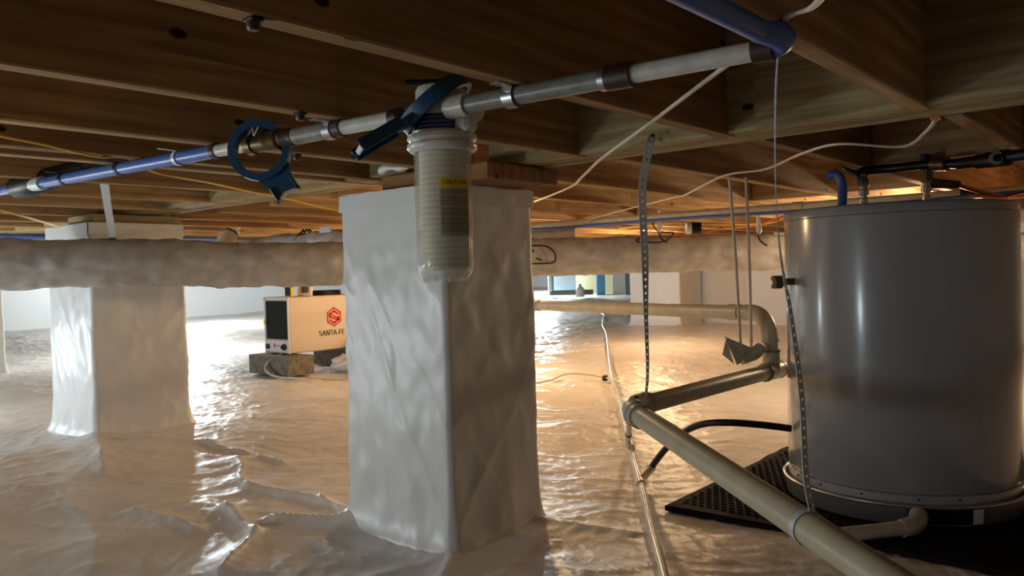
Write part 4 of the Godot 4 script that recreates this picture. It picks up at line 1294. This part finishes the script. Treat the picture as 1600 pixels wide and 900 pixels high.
	var wr := rod(smooth_path([Vector3(-2.06, 1.02, -3.50), Vector3(-2.065, 0.955, -3.58), Vector3(-2.02, 0.945, -3.66), Vector3(-2.05, 0.90, -3.60), Vector3(-2.14, 0.905, -3.50), Vector3(-2.12, 0.93, -3.52)], 7), 0.004, 8)
	tag(part("wire_loop", wr, M.black, self), "loose black wire loop drooping over the duct beside the round plug", "wire")

# ------------------------------------------------------------------ dehumidifier
func dehumidifier():
	var B := Vector3(-4.52, 0.268, -3.05)     # near lower corner of the case
	var b := part("concrete_block", box(Vector3(0.46, 0.125, 0.20), 0.006), M.concrete, self, Vector3(-4.62, 0.200, -3.04))
	tag(b, "grey concrete block under the front of the dehumidifier", "concrete block")
	b = part("concrete_block", box(Vector3(0.46, 0.125, 0.20), 0.006), M.concrete, self, Vector3(-4.62, 0.204, -3.56))
	tag(b, "grey concrete block under the rear of the dehumidifier", "concrete block")
	var t := thing("dehumidifier", "white boxy dehumidifier with dark front grille standing on concrete blocks", "dehumidifier", B)
	part("case", box(Vector3(0.28, 0.375, 0.60), 0.008, Vector3(-0.14, 0.1875, -0.30)), M.beige, t)
	part("front_frame", box(Vector3(0.286, 0.022, 0.02), 0.004, Vector3(-0.14, 0.366, 0.004)), M.white, t)
	part("front_frame", box(Vector3(0.018, 0.375, 0.02), 0.004, Vector3(-0.272, 0.1875, 0.004)), M.white, t)
	part("front_frame", box(Vector3(0.012, 0.375, 0.02), 0.004, Vector3(-0.006, 0.1875, 0.004)), M.white, t)
	var gr := part("grille", box(Vector3(0.25, 0.255, 0.008), 0.002, Vector3(-0.138, 0.222, 0.003)), M.grille, t)
	for k in 24: part("louver", box(Vector3(0.246, 0.003, 0.006), 0.001, Vector3(-0.138, 0.102 + 0.0104 * k, 0.009)), M.grille, gr)
	var cp := part("control_panel", box(Vector3(0.252, 0.082, 0.014), 0.003, Vector3(-0.138, 0.048, 0.006)), M.white, t)
	for q in [[-0.238, 0.018], [-0.046, 0.022], [-0.066, 0.014]]:
		part("knob", rod(line(Vector3(q[0], 0.045, 0.012), Vector3(q[0], 0.045, 0.024)), q[1], 16), M.black, cp)
	part("red_mark", box(Vector3(0.012, 0.03, 0.002), 0.0005, Vector3(-0.165, 0.052, 0.014)), M.red, cp)
	part("red_mark", box(Vector3(0.05, 0.006, 0.002), 0.0005, Vector3(-0.128, 0.052, 0.014)), M.red, cp)
	part("yellow_tag", box(Vector3(0.026, 0.034, 0.002), 0.0005, Vector3(-0.268, 0.205, 0.0155)), M.yellow, t)
	# emblem and lettering on the long side, which faces +X; text runs towards -Z
	var em := Geo.new()
	var cen := Vector3(0.0015, 0.225, -0.355)
	var xf := Transform3D(Basis(Vector3(0, 0, -1), Vector3(0, 1, 0), Vector3(1, 0, 0)), cen)
	var hexo := PackedVector2Array()
	for k in 6: hexo.append(Vector2(sin(TAU * k / 6.0), cos(TAU * k / 6.0)) * 0.062)
	var stroke := func(pts: Array, w: float, closed: bool):
		for k in (pts.size() if closed else pts.size() - 1):
			var p: Vector2 = pts[k]
			var q: Vector2 = pts[(k + 1) % pts.size()]
			var dd := (q - p).normalized()
			var o := Vector2(-dd.y, dd.x) * w * 0.5
			em.extrude(PackedVector2Array([p - o - dd * w * 0.3, q - o + dd * w * 0.3, q + o + dd * w * 0.3, p + o - dd * w * 0.3]), 0.003, xf)
	stroke.call(Array(hexo), 0.009, true)
	stroke.call([Vector2(0.036, 0.018), Vector2(0.0, 0.040), Vector2(-0.036, 0.020), Vector2(-0.036, 0.002), Vector2(0.036, -0.004 - 0.018)], 0.013, false)
	stroke.call([Vector2(0.036, -0.002), Vector2(0.036, -0.020), Vector2(0.0, -0.041), Vector2(-0.036, -0.020)], 0.013, false)
	stroke.call([Vector2(-0.018, 0.017), Vector2(0.036, -0.010)], 0.009, false)
	part("emblem", em, M.red, t, Vector3.ZERO, "red hexagon emblem")
	var tm := TextMesh.new()
	tm.text = "SANTA-FE"
	var sf := SystemFont.new()
	sf.font_names = PackedStringArray(["Droid Sans"])
	tm.font = sf
	tm.font_size = 40
	tm.pixel_size = 0.00125
	tm.depth = 0.003
	tm.horizontal_alignment = HORIZONTAL_ALIGNMENT_LEFT
	var lt := part("lettering", tm, M.ink, t, Vector3(0.0015, 0.118, -0.225))
	lt.rotation.y = PI / 2
	# things on top of and below it
	var mt := thing("meter", "small black meter with yellow edging standing on the dehumidifier", "meter", B + Vector3(-0.04, 0.375, -0.03))
	part("meter_body", box(Vector3(0.075, 0.105, 0.03), 0.008, Vector3(0, 0.0525, 0)), M.yellow, mt)
	part("meter_face", box(Vector3(0.058, 0.09, 0.006), 0.003, Vector3(0.004, 0.054, 0.0145)), M.black, mt)
	var ds := thing("monitor_unit", "small beige display unit on the dehumidifier beside the black meter", "display", B + Vector3(-0.02, 0.375, -0.14), "", 0.6)
	part("unit_body", box(Vector3(0.10, 0.085, 0.03), 0.006, Vector3(0, 0.0425, 0), Basis(Vector3.RIGHT, -0.12)), M.beige, ds)
	part("unit_screen", box(Vector3(0.052, 0.048, 0.004), 0.001, Vector3(0.006, 0.048, 0.0145), Basis(Vector3.RIGHT, -0.12)), M.brass, ds)
	var cc := Geo.new()
	var cpth := PackedVector3Array()
	for k in 60:
		var a := TAU * k / 20.0
		cpth.append(B + Vector3(-0.09 + 0.07 * cos(a) - 0.004 * k / 20.0, 0.382 + 0.011 * int(k / 20.0), -0.36 + 0.12 * sin(a)))
	cc.tube(cpth, 0.0055, 8)
	tag(part("cord_coil", cc, M.black, self), "coiled black cord lying on top of the dehumidifier", "cord")
	var bg := thing("plastic_bag", "crumpled pale plastic bag under the dehumidifier against the block", "plastic bag", Vector3(-4.34, 0.125, -3.42))
	var bgm := Geo.new()
	var nb := FastNoiseLite.new()
	nb.seed = 77; nb.frequency = 9.0
	var rows := 14
	var cols := 24
	var BP := []
	for j in rows + 1:
		for k in cols:
			var th := PI * j / rows
			var a := TAU * k / cols
			var o := Vector3(sin(th) * cos(a), cos(th), sin(th) * sin(a))
			var e := 1.0 + 0.28 * (1.0 - absf(nb.get_noise_3dv(o * 0.25)) * 2.0)
			BP.append(Vector3(o.x * 0.09, o.y * 0.055 + 0.05, o.z * 0.15) * e)
	for j in rows + 1:
		for k in cols:
			var a: Vector3 = BP[j * cols + (k + 1) % cols] - BP[j * cols + (k - 1 + cols) % cols]
			var b2: Vector3 = BP[mini(j + 1, rows) * cols + k] - BP[maxi(j - 1, 0) * cols + k]
			var nn := a.cross(b2)
			nn = nn.normalized() if nn.length() > 1e-9 else Vector3.UP * (1.0 if j == 0 else -1.0)
			if nn.dot(BP[j * cols + k] - Vector3(0, 0.05, 0)) < 0.0: nn = -nn
			bgm.vert(BP[j * cols + k], nn)
	for j in rows:
		for k in cols: bgm.quad(j * cols + k, j * cols + (k + 1) % cols, (j + 1) * cols + (k + 1) % cols, (j + 1) * cols + k)
	part("bag_film", bgm, M.bag, bg)
	var hs := rod(smooth_path([B + Vector3(-0.09, -0.004, 0.012), B + Vector3(-0.09, -0.03, 0.09), B + Vector3(-0.05, -0.085, 0.16), B + Vector3(0.05, -0.13, 0.14), B + Vector3(0.22, -0.142, 0.05), B + Vector3(0.5, -0.15, -0.06), B + Vector3(0.9, -0.165, -0.1)], 8), 0.0095, 10)
	tag(part("condensate_hose", hs, M.pvc_white, self), "thin white hose trailing from the dehumidifier over the block onto the liner", "hose")

# ------------------------------------------------------------------ far bay
func far_bay():
	var items := [
		[Vector3(-7.35, 0.40, -9.55), Vector3(0.06, 0.50, 0.06), M.grey, "support_post", "narrow grey support post standing in the far bay", "post", 0.0],
		[Vector3(-7.30, 0.40, -9.75), Vector3(0.42, 0.46, 0.04), M.foam_blue, "foam_board", "pale blue foam board leaning in the far bay beside the grey post", "foam board", 0.5],
		[Vector3(-7.00, 0.40, -10.15), Vector3(0.66, 0.5, 0.05), M.foam_yellow, "foam_board", "pale yellow foam board leaning in the far bay", "foam board", 0.6],
		[Vector3(-6.68, 0.40, -9.88), Vector3(0.13, 0.44, 0.05), M.sky_blue, "foam_board", "narrow bright blue board standing in the far bay", "foam board", 0.6],
		[Vector3(-6.44, 0.40, -10.16), Vector3(0.38, 0.46, 0.05), M.white, "foam_board", "bright white board standing in the far bay", "foam board", 0.6],
		[Vector3(-6.20, 0.40, -9.96), Vector3(0.20, 0.42, 0.06), M.grey, "foam_board", "narrow grey board standing in the far bay beside the white board", "foam board", 0.6],
	]
	for q in items:
		var o := part(q[3], box(q[1], 0.006, Vector3(0, q[1].y * 0.5, 0)), q[2], self, q[0])
		o.rotation.y = q[6]
		tag(o, q[4], q[5])
	var tr := thing("plastic_tray", "low dark plastic tray lying in the far bay", "tray", Vector3(-6.75, 0.415, -9.25), "", 0.6)
	part("tray_floor", box(Vector3(0.6, 0.02, 0.3), 0.005, Vector3(0, 0.02, 0)), M.grey, tr)
	for s in [-1.0, 1.0]:
		part("tray_side", box(Vector3(0.6, 0.06, 0.015), 0.004, Vector3(0, 0.045, 0.145 * s)), M.grey, tr)
		part("tray_side", box(Vector3(0.015, 0.06, 0.3), 0.004, Vector3(0.295 * s, 0.045, 0)), M.grey, tr)
	var bk := thing("jug", "small white plastic jug standing on the floor of the far bay", "jug", Vector3(-6.50, 0.40, -9.10))
	part("jug_body", spun([Vector2(0.0005, 0.0), Vector2(0.055, 0.0), Vector2(0.06, 0.01), Vector2(0.06, 0.10), Vector2(0.045, 0.13), Vector2(0.02, 0.145), Vector2(0.02, 0.16), Vector2(0.0005, 0.16)], 18), M.white, bk)
	part("jug_cap", spun([Vector2(0.0005, 0.155), Vector2(0.023, 0.156), Vector2(0.023, 0.176), Vector2(0.0005, 0.177)], 14), M.sky_blue, bk)
